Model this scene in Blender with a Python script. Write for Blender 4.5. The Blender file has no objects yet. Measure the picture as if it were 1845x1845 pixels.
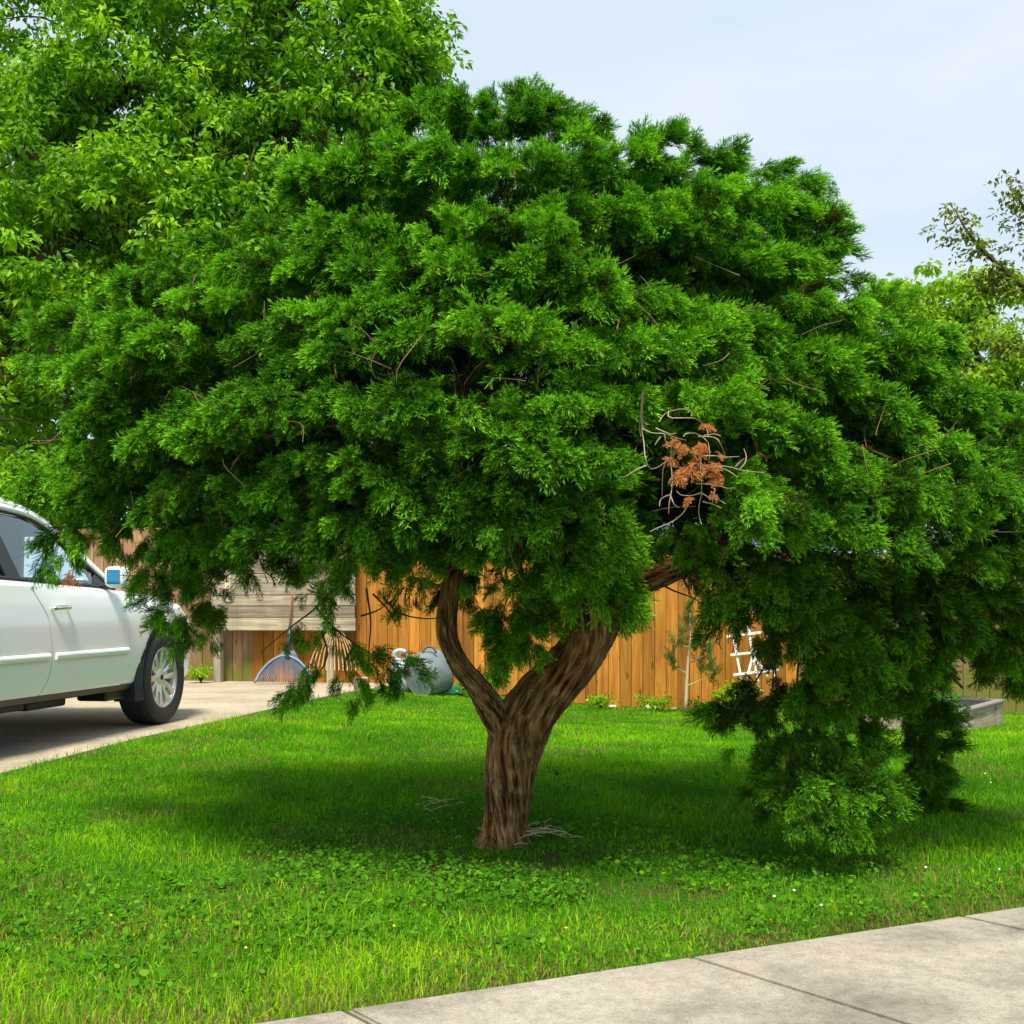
import bpy, bmesh, math, random
import numpy as np
from mathutils import Vector, Matrix

# ------------------------------------------------------------------ camera, sky, sun, exposure
scene = bpy.context.scene
C = scene.collection
EYE = 0.88
cam_d = bpy.data.cameras.new("camera")
cam_d.sensor_width = 36.0
cam_d.lens = 39.02
cam_d.shift_y = 0.0989
cam_d.clip_start = 0.05
cam_d.clip_end = 2000
cam = bpy.data.objects.new("camera", cam_d)
cam.location = (0, 0, EYE)
cam.rotation_euler = (math.radians(90), 0, 0)
C.objects.link(cam)
scene.camera = cam

SUN_EL, SUN_AZ = math.radians(62), math.radians(184)     # azimuth clockwise from +Y: behind the camera, to the left
world = bpy.data.worlds.new("World")
scene.world = world
world.use_nodes = True
wn, wl = world.node_tree.nodes, world.node_tree.links
wn.clear()
w_out = wn.new("ShaderNodeOutputWorld")
sky = wn.new("ShaderNodeTexSky")
sky.sky_type = 'NISHITA'
sky.sun_disc = False
sky.sun_elevation = SUN_EL
sky.sun_rotation = SUN_AZ
sky.air_density = 1.0
sky.dust_density = 1.5
bg1 = wn.new("ShaderNodeBackground"); bg1.inputs[1].default_value = 0.11
wl.new(sky.outputs[0], bg1.inputs[0])
bg2 = wn.new("ShaderNodeBackground")                      # a thin bright veil of high cloud
bg2.inputs[1].default_value = 0.86
tc = wn.new("ShaderNodeTexCoord")
mp = wn.new("ShaderNodeMapping"); mp.inputs['Scale'].default_value = (1.2, 1.6, 4.5); mp.inputs['Rotation'].default_value = (0.1, 0.35, 0.3)
nz = wn.new("ShaderNodeTexNoise"); nz.inputs['Scale'].default_value = 1.6; nz.inputs['Detail'].default_value = 5; nz.inputs['Roughness'].default_value = 0.5
cr = wn.new("ShaderNodeValToRGB")
cr.color_ramp.elements[0].position = 0.34; cr.color_ramp.elements[0].color = (0.57, 0.72, 0.89, 1)
cr.color_ramp.elements[1].position = 0.70; cr.color_ramp.elements[1].color = (0.84, 0.91, 0.965, 1)
wl.new(tc.outputs['Generated'], mp.inputs[0]); wl.new(mp.outputs[0], nz.inputs[0]); wl.new(nz.outputs[0], cr.inputs[0])
wl.new(cr.outputs[0], bg2.inputs[0])
mixw = wn.new("ShaderNodeMixShader"); mixw.inputs[0].default_value = 0.85
wl.new(bg1.outputs[0], mixw.inputs[1]); wl.new(bg2.outputs[0], mixw.inputs[2])
wl.new(mixw.outputs[0], w_out.inputs[0])

sun_d = bpy.data.lights.new("sun", 'SUN')
sun_d.energy = 5.0
sun_d.angle = math.radians(15)
sun_d.color = (1.0, 0.91, 0.74)
sun = bpy.data.objects.new("sun", sun_d)
sdir = Vector((math.sin(SUN_AZ) * math.cos(SUN_EL), math.cos(SUN_AZ) * math.cos(SUN_EL), math.sin(SUN_EL)))
sun.rotation_euler = sdir.to_track_quat('Z', 'Y').to_euler()
sun.location = sdir * 30
C.objects.link(sun)

scene.view_settings.view_transform = 'Standard'
scene.view_settings.look = 'None'
scene.view_settings.gamma = 1
scene.view_settings.exposure = 0.42
scene.cycles.max_bounces = 6
scene.cycles.diffuse_bounces = 2
scene.cycles.glossy_bounces = 3
scene.cycles.transmission_bounces = 4
scene.cycles.transparent_max_bounces = 8
scene.cycles.use_denoising = True

# ------------------------------------------------------------------ helpers
rng = np.random.default_rng(7)
random.seed(7)

def P(px, py, Y):
    """point at distance Y that the survey of the photograph gives for a mark at (px, py)"""
    return np.array([(px - 922.5) / 2000.0 * Y, Y, EYE + (1105 - py) / 2000.0 * Y])

def lawn_z(X, Y):
    X = np.asarray(X, float); Y = np.asarray(Y, float)
    a = np.clip((Y - 6.0) / 7.0, 0, 1); a = a * a * (3 - 2 * a)
    b = np.clip((X + 2.0) / 3.6, 0, 1); b = b * b * (3 - 2 * b)
    return -0.25 * a * b

def vnoise(Q, seed=0):
    Q = np.asarray(Q, float)
    i = np.floor(Q).astype(np.int64); f = Q - i; f = f * f * (3 - 2 * f)
    def h(a, b, c):
        n = (a * 374761393 + b * 668265263 + c * 1442695041 + seed * 974634777) & 0xffffffff
        n = ((n ^ (n >> 13)) * 1274126177) & 0xffffffff
        n = (n ^ (n >> 16)) & 0xffff
        return n / 65535.0
    r = 0
    for dx in (0, 1):
        for dy in (0, 1):
            for dz in (0, 1):
                w = (f[..., 0] if dx else 1 - f[..., 0]) * (f[..., 1] if dy else 1 - f[..., 1]) * (f[..., 2] if dz else 1 - f[..., 2])
                r = r + w * h(i[..., 0] + dx, i[..., 1] + dy, i[..., 2] + dz)
    return r

def fbm(Q, seed=0, octv=3):
    Q = np.asarray(Q, float)
    s, a, t = 0, 1.0, 0
    for k in range(octv):
        s = s + a * vnoise(Q * 2 ** k, seed + k); t += a; a *= .5
    return s / t

def nrm(v):
    v = np.asarray(v, float)
    return v / np.maximum(np.linalg.norm(v, axis=-1, keepdims=True), 1e-9)

def tag(o, label=None, cat=None, group=None, kind=None):
    if label: o['label'] = label
    if cat: o['category'] = cat
    if group: o['group'] = group
    if kind: o['kind'] = kind
    return o

def empty(name, loc, rz=0, label=None, cat=None, group=None):
    o = bpy.data.objects.new(name, None)
    o.location = loc; o.rotation_euler = (0, 0, rz)
    o.empty_display_size = 0.2
    C.objects.link(o)
    return tag(o, label, cat, group)

def link(name, me, mat, parent=None, world_coords=True):
    o = bpy.data.objects.new(name, me)
    if mat is not None: me.materials.append(mat)
    C.objects.link(o)
    if parent is not None:
        o.parent = parent
        if world_coords:                       # geometry given in world coordinates: keep it there
            o.matrix_parent_inverse = mworld(parent).inverted()
    return o

def mworld(o):
    m = Matrix.LocRotScale(o.location, o.rotation_euler, o.scale)
    if o.parent is not None:
        return mworld(o.parent) @ o.matrix_parent_inverse @ m
    return m

def arrays_to_mesh(name, V, F, smooth=False, attrs=None):
    """V (n,3), F (m,k): one mesh with k-gons; attrs: per vertex floats or vectors"""
    V = np.ascontiguousarray(V, dtype=np.float32); F = np.ascontiguousarray(F, dtype=np.int32)
    me = bpy.data.meshes.new(name)
    me.vertices.add(len(V)); me.vertices.foreach_set('co', V.ravel())
    m, k = F.shape
    me.loops.add(m * k); me.loops.foreach_set('vertex_index', F.ravel())
    me.polygons.add(m); me.polygons.foreach_set('loop_start', np.arange(0, m * k, k, dtype=np.int32))
    try: me.polygons.foreach_set('loop_total', np.full(m, k, dtype=np.int32))
    except Exception: pass
    me.polygons.foreach_set('use_smooth', np.full(m, bool(smooth), dtype=bool))
    for nm, a in (attrs or {}).items():
        a = np.asarray(a, dtype=np.float32)
        if a.ndim == 1:
            at = me.attributes.new(nm, 'FLOAT', 'POINT'); at.data.foreach_set('value', a)
        else:
            at = me.attributes.new(nm, 'FLOAT_VECTOR', 'POINT'); at.data.foreach_set('vector', np.ascontiguousarray(a).ravel())
    me.update(calc_edges=True)
    return me

class MB:
    """collects simple shapes into one mesh"""
    def __init__(s): s.v = []; s.f = []; s.n = 0
    def add(s, V, F):
        s.v.append(np.asarray(V, float)); s.f += [tuple(int(i) + s.n for i in f) for f in F]; s.n += len(V); return s
    def box(s, c, size, rot=None, bev=0.0):
        bm = bmesh.new(); bmesh.ops.create_cube(bm, size=1.0)
        bmesh.ops.scale(bm, vec=size, verts=bm.verts)
        if bev > 0: bmesh.ops.bevel(bm, geom=bm.edges[:], offset=bev, segments=2, affect='EDGES', profile=0.5)
        R = Matrix.Identity(3) if rot is None else (rot if isinstance(rot, Matrix) else Matrix.Rotation(rot, 3, 'Z'))
        V = [tuple(R @ v.co + Vector(c)) for v in bm.verts]
        bm.verts.index_update()
        s.add(V, [[v.index for v in f.verts] for f in bm.faces]); bm.free(); return s
    def bar(s, a, b, w, h=None, up=(0, 0, 1), bev=0.0):
        a = Vector(a); b = Vector(b); d = b - a; h = h or w
        x = d.normalized(); u = Vector(up)
        if abs(x.dot(u)) > 0.98: u = Vector((0, 1, 0))
        y = u.cross(x).normalized(); z = x.cross(y)
        R = Matrix((x, y, z)).transposed()
        return s.box((a + b) / 2, (d.length, w, h), R, bev)
    def tube(s, pts, rad, n=10, cap=True):
        V, F, _, _ = tube_arrays(pts, rad, n)
        s.add(V, F)
        if cap:
            k = len(V); m = len(pts)
            s.f.append(tuple(s.n - k + i for i in range(n))[::-1]); s.f.append(tuple(s.n - n + i for i in range(n)))
        return s
    def lathe(s, prof, c=(0, 0, 0), R=None, n=32, sx=1, sy=1):
        """prof: (radius, z) pairs round the Z axis"""
        prof = list(prof); V = []; F = []
        for r, z in prof:
            for k in range(n):
                a = 2 * math.pi * k / n
                p = Vector((r * math.cos(a) * sx, r * math.sin(a) * sy, z))
                if R is not None: p = R @ p
                V.append(tuple(p + Vector(c)))
        for i in range(len(prof) - 1):
            for k in range(n):
                k2 = (k + 1) % n
                F.append((i * n + k, i * n + k2, (i + 1) * n + k2, (i + 1) * n + k))
        return s.add(V, F)
    def build(s, name, mat, parent=None, smooth=False, wc=True, angle=None):
        me = bpy.data.meshes.new(name)
        me.from_pydata([tuple(v) for v in np.concatenate(s.v)], [], s.f)
        if smooth or angle:
            me.polygons.foreach_set('use_smooth', np.ones(len(me.polygons), dtype=bool))
            if angle:
                try: me.set_sharp_from_angle(angle=math.radians(angle))
                except Exception: pass
        me.update()
        return link(name, me, mat, parent, wc)

def tube_arrays(pts, rad, n=10, tw=0.0):
    pts = np.asarray(pts, float); m = len(pts)
    rad = np.broadcast_to(np.asarray(rad, float), (m,))
    t = np.gradient(pts, axis=0); t = nrm(t)
    u = np.array([0, -1, 0.0]) if abs(t[0, 1]) < .9 else np.array([1.0, 0, 0])
    U = []
    for i in range(m):
        u = u - t[i] * np.dot(u, t[i]); u = u / np.linalg.norm(u); U.append(u)
    U = np.array(U); W = np.cross(t, U)
    a = np.linspace(0, 2 * np.pi, n, endpoint=False)
    V = pts[:, None] + rad[:, None, None] * (np.cos(a)[None, :, None] * U[:, None] + np.sin(a)[None, :, None] * W[:, None])
    i, k = np.meshgrid(np.arange(m - 1), np.arange(n), indexing='ij'); k2 = (k + 1) % n
    F = np.stack([i * n + k, i * n + k2, (i + 1) * n + k2, (i + 1) * n + k], -1).reshape(-1, 4)
    L = np.concatenate([[0], np.cumsum(np.linalg.norm(np.diff(pts, axis=0), axis=1))])
    return V.reshape(-1, 3), F, np.repeat(L, n), np.tile(a, m)

def smooth_path(ctrl, m):
    """Catmull-Rom through rows of ctrl (any number of columns)"""
    c = np.asarray(ctrl, float)
    p = np.vstack([2 * c[0] - c[1], c, 2 * c[-1] - c[-2]])
    s = np.linspace(0, len(c) - 1 - 1e-6, m); i = s.astype(int); f = (s - i)[:, None]
    a, b, d, e = p[i], p[i + 1], p[i + 2], p[i + 3]
    return .5 * (2 * b + (d - a) * f + (2 * a - 5 * b + 4 * d - e) * f ** 2 + (3 * b - a - 3 * d + e) * f ** 3)

# ------------------------------------------------------------------ materials
def new_mat(name):
    m = bpy.data.materials.new(name); m.use_nodes = True
    nt = m.node_tree; b = nt.nodes['Principled BSDF']
    return m, nt, b

def plain(name, col, rough=0.5, metal=0.0, coat=0.0, spec=0.5):
    m, nt, b = new_mat(name)
    b.inputs['Base Color'].default_value = (*col, 1); b.inputs['Roughness'].default_value = rough
    b.inputs['Metallic'].default_value = metal; b.inputs['Coat Weight'].default_value = coat
    b.inputs['Specular IOR Level'].default_value = spec
    return m

def ramp(nt, src, stops):
    r = nt.nodes.new('ShaderNodeValToRGB')
    e = r.color_ramp.elements
    while len(e) < len(stops): e.new(0.5)
    for k, (p, c) in enumerate(stops):
        e[k].position = p; e[k].color = (*c, 1)
    nt.links.new(src, r.inputs[0]); return r.outputs[0]

def noise(nt, vec, scale, detail=4, rough=0.55, dist=0.0):
    n = nt.nodes.new('ShaderNodeTexNoise')
    n.inputs['Scale'].default_value = scale; n.inputs['Detail'].default_value = detail
    n.inputs['Roughness'].default_value = rough; n.inputs['Distortion'].default_value = dist
    if vec is not None: nt.links.new(vec, n.inputs['Vector'])
    return n.outputs[0]

def mapping(nt, vec, scale=(1, 1, 1), rot=(0, 0, 0)):
    mp = nt.nodes.new('ShaderNodeMapping'); mp.inputs['Scale'].default_value = scale; mp.inputs['Rotation'].default_value = rot
    nt.links.new(vec, mp.inputs[0]); return mp.outputs[0]

def coords(nt, kind='Object'):
    return nt.nodes.new('ShaderNodeTexCoord').outputs[kind]

def mixc(nt, fac, a, b, mode='MIX'):
    n = nt.nodes.new('ShaderNodeMix'); n.data_type = 'RGBA'; n.blend_type = mode
    for s, x in ((n.inputs[0], fac), (n.inputs[6], a), (n.inputs[7], b)):
        if hasattr(x, 'links'): nt.links.new(x, s)
        else: s.default_value = x if isinstance(x, float) else (*x, 1)
    return n.outputs[2]

def bump(nt, b, h, strength=0.4, dist=0.01):
    n = nt.nodes.new('ShaderNodeBump'); n.inputs['Strength'].default_value = strength; n.inputs['Distance'].default_value = dist
    nt.links.new(h, n.inputs['Height']); nt.links.new(n.outputs[0], b.inputs['Normal'])

def attr(nt, name, out='Fac'):
    a = nt.nodes.new('ShaderNodeAttribute'); a.attribute_name = name
    return a.outputs[out]

def leaf_mat(name, stops, trans=0.35, rough=0.55, spec=0.25, tcol=None, patch=None):
    """stops colour the 'tint' attribute: each leaf's own colour"""
    m, nt, b = new_mat(name)
    col = ramp(nt, attr(nt, 'tint'), stops)
    if patch:
        pos = nt.nodes.new('ShaderNodeNewGeometry').outputs['Position']
        f = ramp(nt, noise(nt, pos, patch[0], 3), [(0.42, (0, 0, 0)), (0.66, (1, 1, 1))])
        col = mixc(nt, f, col, mixc(nt, 1.0, col, patch[1], 'MULTIPLY'))
    nt.links.new(col, b.inputs['Base Color'])
    b.inputs['Roughness'].default_value = rough; b.inputs['Specular IOR Level'].default_value = spec
    tr = nt.nodes.new('ShaderNodeBsdfTranslucent')
    tc_ = mixc(nt, 1.0, col, tcol or (1.25, 1.3, 0.7), 'MULTIPLY')
    nt.links.new(tc_, tr.inputs[0])
    mx = nt.nodes.new('ShaderNodeMixShader'); mx.inputs[0].default_value = trans
    out = nt.nodes['Material Output']
    nt.links.new(b.outputs[0], mx.inputs[1]); nt.links.new(tr.outputs[0], mx.inputs[2]); nt.links.new(mx.outputs[0], out.inputs[0])
    return m

M = {}
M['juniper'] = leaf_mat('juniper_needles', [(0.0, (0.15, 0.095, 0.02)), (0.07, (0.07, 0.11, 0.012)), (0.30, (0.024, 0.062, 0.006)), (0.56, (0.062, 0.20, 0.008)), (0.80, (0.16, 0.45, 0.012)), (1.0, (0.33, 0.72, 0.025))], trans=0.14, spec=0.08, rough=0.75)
M['dead_needles'] = leaf_mat('dead_needles', [(0.0, (0.50, 0.18, 0.045)), (1.0, (0.80, 0.37, 0.12))], trans=0.2, tcol=(1, 1, 1))
M['elm'] = leaf_mat('broad_leaves', [(0.0, (0.07, 0.19, 0.003)), (0.45, (0.18, 0.40, 0.005)), (0.8, (0.32, 0.58, 0.008)), (1.0, (0.45, 0.68, 0.012))], trans=0.45, spec=0.3)
M['dark_leaf'] = leaf_mat('deep_green_leaves', [(0.0, (0.012, 0.06, 0.004)), (1.0, (0.035, 0.13, 0.008))], trans=0.3)
M['yellow_leaf'] = leaf_mat('yellow_green_leaves', [(0.0, (0.17, 0.34, 0.01)), (1.0, (0.42, 0.60, 0.03))], trans=0.5)
M['bronze_leaf'] = leaf_mat('bronze_green_leaves', [(0.0, (0.09, 0.075, 0.015)), (0.5, (0.13, 0.20, 0.015)), (1.0, (0.26, 0.36, 0.025))], trans=0.35)
M['pale_leaf'] = leaf_mat('pale_dusty_needles', [(0.0, (0.14, 0.2, 0.06)), (1.0, (0.36, 0.42, 0.17))], trans=0.3)
M['pine_leaf'] = leaf_mat('pine_needles', [(0.0, (0.07, 0.12, 0.02)), (1.0, (0.16, 0.25, 0.04))], trans=0.3)
M['grass'] = leaf_mat('grass_blades', [(0.0, (0.34, 0.27, 0.09)), (0.10, (0.24, 0.24, 0.05)), (0.2, (0.05, 0.19, 0.004)), (0.55, (0.10, 0.34, 0.004)), (0.8, (0.19, 0.48, 0.005)), (1.0, (0.38, 0.60, 0.012))], trans=0.4, spec=0.12)
M['weed'] = leaf_mat('violet_leaves', [(0.0, (0.035, 0.12, 0.005)), (0.7, (0.075, 0.245, 0.009)), (1.0, (0.17, 0.38, 0.017))], trans=0.35, spec=0.08, rough=0.8)

def bark_mat(name, dark, mid, light, stretch=0.16, scale=42, bstr=0.9):
    m, nt, b = new_mat(name)
    v = attr(nt, 'bark_uv', 'Vector')
    vs = mapping(nt, v, (1, 1, stretch))
    n1 = noise(nt, vs, scale, 6, 0.65, 0.6)
    n2 = noise(nt, v, 7, 4)
    c = ramp(nt, n1, [(0.28, dark), (0.5, mid), (0.72, light)])
    red = mixc(nt, ramp(nt, n2, [(0.4, (0, 0, 0)), (0.65, (1, 1, 1))]), c, mixc(nt, 1.0, c, (0.75, 0.85, 0.8), 'MULTIPLY'))
    nt.links.new(red, b.inputs['Base Color']); b.inputs['Roughness'].default_value = 0.9; b.inputs['Specular IOR Level'].default_value = 0.15
    bump(nt, b, n1, bstr, 0.03)
    return m
M['bark'] = bark_mat('juniper_bark', (0.028, 0.014, 0.006), (0.27, 0.135, 0.05), (0.70, 0.43, 0.21), 0.2, 75, 1.0)
def juniper_bark():
    m, nt, b = new_mat('juniper_bark_plates')
    v = attr(nt, 'bark_uv', 'Vector')
    n1 = noise(nt, mapping(nt, v, (1, 1, .16)), 95, 5, .7, .4)
    n2 = noise(nt, mapping(nt, v, (1, 1, .5)), 13, 4, .6)
    pl = attr(nt, 'plate')
    ad = nt.nodes.new('ShaderNodeMath'); ad.operation = 'MULTIPLY_ADD'; ad.inputs[1].default_value = .75
    nt.links.new(n1, ad.inputs[0])
    sb = nt.nodes.new('ShaderNodeMath'); sb.operation = 'SUBTRACT'; sb.inputs[1].default_value = .36
    nt.links.new(pl, sb.inputs[0]); nt.links.new(sb.outputs[0], ad.inputs[2])
    c = ramp(nt, ad.outputs[0], [(.22, (.010, .005, .003)), (.38, (.055, .027, .011)), (.54, (.14, .072, .029)), (.72, (.28, .165, .075)), (.92, (.46, .32, .18))])
    c = mixc(nt, ramp(nt, n2, [(.40, (0, 0, 0)), (.62, (1, 1, 1))]), c, mixc(nt, 1.0, c, (1.03, .86, .70), 'MULTIPLY'))
    c = mixc(nt, ramp(nt, noise(nt, v, 9, 3), [(.62, (0, 0, 0)), (.75, (.5, .5, .5))]), c, (.13, .13, .085))
    nt.links.new(c, b.inputs['Base Color']); b.inputs['Roughness'].default_value = .92; b.inputs['Specular IOR Level'].default_value = .12
    bump(nt, b, n1, 1.0, .006)
    return m
M['juniper_bark'] = juniper_bark()
M['bark2'] = bark_mat('elm_bark', (0.03, 0.02, 0.01), (0.10, 0.065, 0.035), (0.2, 0.14, 0.085), 0.3, 14, 0.6)
M['twig'] = plain('grey_twigs', (0.36, 0.30, 0.2), 0.85)
M['dark_twig'] = plain('dark_twigs', (0.055, 0.036, 0.02), 0.9)
M['straw'] = plain('straw', (0.5, 0.42, 0.25), 0.9)

def wood_mat(name, stops, vertical=True, moss=None, grain=1.0):
    """each board's own tone comes from its 'board' attribute; grain runs along the board"""
    m, nt, b = new_mat(name)
    o = coords(nt, 'Object')
    ax = (26 * grain, 26 * grain, 1.6 * grain) if vertical else (1.6 * grain, 26 * grain, 30 * grain)
    bd = attr(nt, 'board')
    off = nt.nodes.new('ShaderNodeCombineXYZ'); k = nt.nodes.new('ShaderNodeMath'); k.operation = 'MULTIPLY'; k.inputs[1].default_value = 37.0
    nt.links.new(bd, k.inputs[0]); nt.links.new(k.outputs[0], off.inputs[0]); nt.links.new(k.outputs[0], off.inputs[2])
    ad = nt.nodes.new('ShaderNodeVectorMath'); ad.operation = 'ADD'
    nt.links.new(mapping(nt, o, ax), ad.inputs[0]); nt.links.new(off.outputs[0], ad.inputs[1])
    g = noise(nt, ad.outputs[0], 1.0, 5, 0.6, 0.8)
    c = ramp(nt, g, stops)
    tone = ramp(nt, bd, [(0.0, (0.16, 0.14, 0.12)), (0.1, (0.16, 0.14, 0.12)), (0.12, (0.62, 0.6, 0.56)), (0.5, (0.9, 0.9, 0.9)), (1.0, (1.2, 1.18, 1.1))])  # lowest tone: shade painted on the strips behind the gaps
    c = mixc(nt, 1.0, c, tone, 'MULTIPLY')
    st = ramp(nt, noise(nt, mapping(nt, o, (3, 3, 0.7)), 1.3, 4), [(0.35, (0.62, 0.6, 0.6)), (0.6, (1, 1, 1))])
    c = mixc(nt, 0.75, c, st, 'MULTIPLY')
    vo = nt.nodes.new('ShaderNodeTexVoronoi'); vo.inputs['Scale'].default_value = 1.0
    ad2 = nt.nodes.new('ShaderNodeVectorMath'); ad2.operation = 'ADD'
    nt.links.new(mapping(nt, o, (8, 3, 2.4) if vertical else (2.4, 3, 8)), ad2.inputs[0]); nt.links.new(off.outputs[0], ad2.inputs[1])
    nt.links.new(ad2.outputs[0], vo.inputs['Vector'])
    c = mixc(nt, ramp(nt, vo.outputs['Distance'], [(.07, (.75, .75, .75)), (.15, (0, 0, 0))]), c, (.07, .032, .012))
    if moss:
        sep = nt.nodes.new('ShaderNodeSeparateXYZ'); nt.links.new(o, sep.inputs[0])
        ma = nt.nodes.new('ShaderNodeMath'); ma.operation = 'MULTIPLY_ADD'; ma.inputs[1].default_value = -1.5; ma.inputs[2].default_value = 0.75
        nt.links.new(sep.outputs[2], ma.inputs[0])
        mn = nt.nodes.new('ShaderNodeMath'); mn.operation = 'ADD'
        nt.links.new(ma.outputs[0], mn.inputs[0]); nt.links.new(noise(nt, mapping(nt, o, (6, 6, 3)), 1, 3), mn.inputs[1])
        c = mixc(nt, ramp(nt, mn.outputs[0], [(0.62, (0, 0, 0)), (1.05, (0.85, 0.85, 0.85))]), c, moss)
    nt.links.new(c, b.inputs['Base Color']); b.inputs['Roughness'].default_value = 0.75; b.inputs['Specular IOR Level'].default_value = 0.2
    bump(nt, b, g, 0.35, 0.004)
    return m
M['cedar'] = wood_mat('new_cedar_boards', [(0.25, (0.28, 0.10, 0.014)), (0.5, (0.45, 0.19, 0.026)), (0.75, (0.60, 0.29, 0.05))])
M['oldboard'] = wood_mat('weathered_fence_boards', [(0.25, (0.2, 0.115, 0.06)), (0.5, (0.33, 0.2, 0.115)), (0.75, (0.46, 0.31, 0.2))], moss=(0.13, 0.14, 0.02))
M['greyboard'] = wood_mat('grey_weathered_planks', [(0.25, (0.15, 0.125, 0.09)), (0.5, (0.36, 0.315, 0.235)), (0.75, (0.56, 0.51, 0.40))], vertical=False)
M['greypost'] = wood_mat('grey_post_wood', [(0.25, (0.3, 0.26, 0.18)), (0.5, (0.5, 0.45, 0.34)), (0.75, (0.62, 0.58, 0.47))])

def concrete_mat(name, base, dark, light, scale=1.0):
    m, nt, b = new_mat(name)
    pos = nt.nodes.new('ShaderNodeNewGeometry').outputs['Position']
    fine = noise(nt, pos, 210 * scale, 3, 0.7)
    mid = noise(nt, pos, 30 * scale, 5, 0.65)
    big = noise(nt, mapping(nt, pos, (1.0, 1.5, 1)), 2.1 * scale, 5, 0.62, 0.5)
    c = ramp(nt, big, [(0.30, dark), (0.52, base), (0.72, light)])
    c = mixc(nt, 1.0, c, ramp(nt, mid, [(0.3, (0.78, 0.77, 0.75)), (0.6, (1.04, 1.04, 1.03))]), 'MULTIPLY')
    c = mixc(nt, 1.0, c, ramp(nt, fine, [(0.3, (0.6, 0.59, 0.57)), (0.5, (1, 1, 1)), (0.72, (1.18, 1.17, 1.14))]), 'MULTIPLY')
    nt.links.new(c, b.inputs['Base Color']); b.inputs['Roughness'].default_value = 0.9; b.inputs['Specular IOR Level'].default_value = 0.2
    bump(nt, b, fine, 0.35, 0.003)
    return m
M['walk'] = concrete_mat('sidewalk_concrete', (0.335, 0.308, 0.262), (0.20, 0.185, 0.158), (0.395, 0.368, 0.32))
M['drive'] = concrete_mat('driveway_concrete', (0.41, 0.355, 0.27), (0.31, 0.265, 0.20), (0.49, 0.43, 0.34), 0.6)
M['asphalt'] = concrete_mat('asphalt', (0.05, 0.05, 0.05), (0.04, 0.04, 0.04), (0.065, 0.065, 0.06))
M['joint'] = plain('joint_filler', (0.02, 0.02, 0.02), 0.9)

def soil_mat():
    m, nt, b = new_mat('lawn_soil')
    pos = nt.nodes.new('ShaderNodeNewGeometry').outputs['Position']
    c = ramp(nt, noise(nt, pos, 3.0, 6, 0.65), [(0.34, (0.075, 0.06, 0.02)), (0.5, (0.04, 0.115, 0.008)), (0.7, (0.06, 0.17, 0.008))])
    c = mixc(nt, 1.0, c, ramp(nt, noise(nt, pos, 70, 3), [(0.3, (0.5, 0.5, 0.5)), (0.65, (1.2, 1.2, 1.2))]), 'MULTIPLY')
    nt.links.new(c, b.inputs['Base Color']); b.inputs['Roughness'].default_value = 1
    b.inputs['Specular IOR Level'].default_value = 0.05
    return m
M['soil'] = soil_mat()

# ------------------------------------------------------------------ ground
# survey of the edges
W0 = np.array([-0.4905, 2.378]); WE = nrm(np.array([2.008, 0.912])); WJ = nrm(np.array([0.36, -0.429])); WN = np.array([WE[1], -WE[0]])
DRV = np.array([[-3.9, 0.9], [-3.35, 3.4], [-2.8, 6.07], [-2.63, 7.82], [-2.38, 9.12], [-2.13, 10.67], [-1.9, 12.1], [-1.55, 13.2], [-1.35, 13.9]])
def drive_x(Y): return np.interp(Y, DRV[:, 1], DRV[:, 0])
FA = np.array([-3.76, 14.4]); FB = np.array([1.845, 13.3]); FD = nrm(FB - FA); FNRM = np.array([FD[1], -FD[0]])   # fence line, normal towards the camera
def walk_dist(X, Y):       # metres beyond the walk's lawn edge, positive on the lawn side
    return -((X - W0[0]) * WN[0] + (Y - W0[1]) * WN[1])

gx = np.concatenate([[-600, -200, -60, -25], np.linspace(-14, 14, 113), [25, 60, 200, 600]])
gy = np.concatenate([[-300, -60, -20, -6], np.linspace(-2, 18, 81), [25, 60, 200, 900]])
GX, GY = np.meshgrid(gx, gy)
GZ = lawn_z(GX, GY) - 0.012 + 0.02 * (fbm(np.stack([GX, GY, GX * 0], -1) * 0.9, 5) - 0.5) * ((GX > drive_x(GY) + 0.3) & (walk_dist(GX, GY) > 0.3))
near = (GX < drive_x(GY) + 0.26) | (walk_dist(GX, GY) < 0.2)
GZ = np.where(near, GZ - 0.03, GZ)
nY, nX = GX.shape
ii, jj = np.meshgrid(np.arange(nY - 1), np.arange(nX - 1), indexing='ij')
F = np.stack([ii * nX + jj, ii * nX + jj + 1, (ii + 1) * nX + jj + 1, (ii + 1) * nX + jj], -1).reshape(-1, 4)
lawn = link('lawn', arrays_to_mesh('lawn', np.stack([GX, GY, GZ], -1).reshape(-1, 3), F, True), M['soil'])
tag(lawn, kind='structure')

def prism(poly, z0, z1):
    """thick slab over a polygon"""
    n = len(poly)
    V = [(x, y, z0) for x, y in poly] + [(x, y, z1) for x, y in poly]
    Fs = [tuple(range(n))[::-1], tuple(range(n, 2 * n))] + [(i, (i + 1) % n, n + (i + 1) % n, n + i) for i in range(n)]
    return V, Fs

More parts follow.
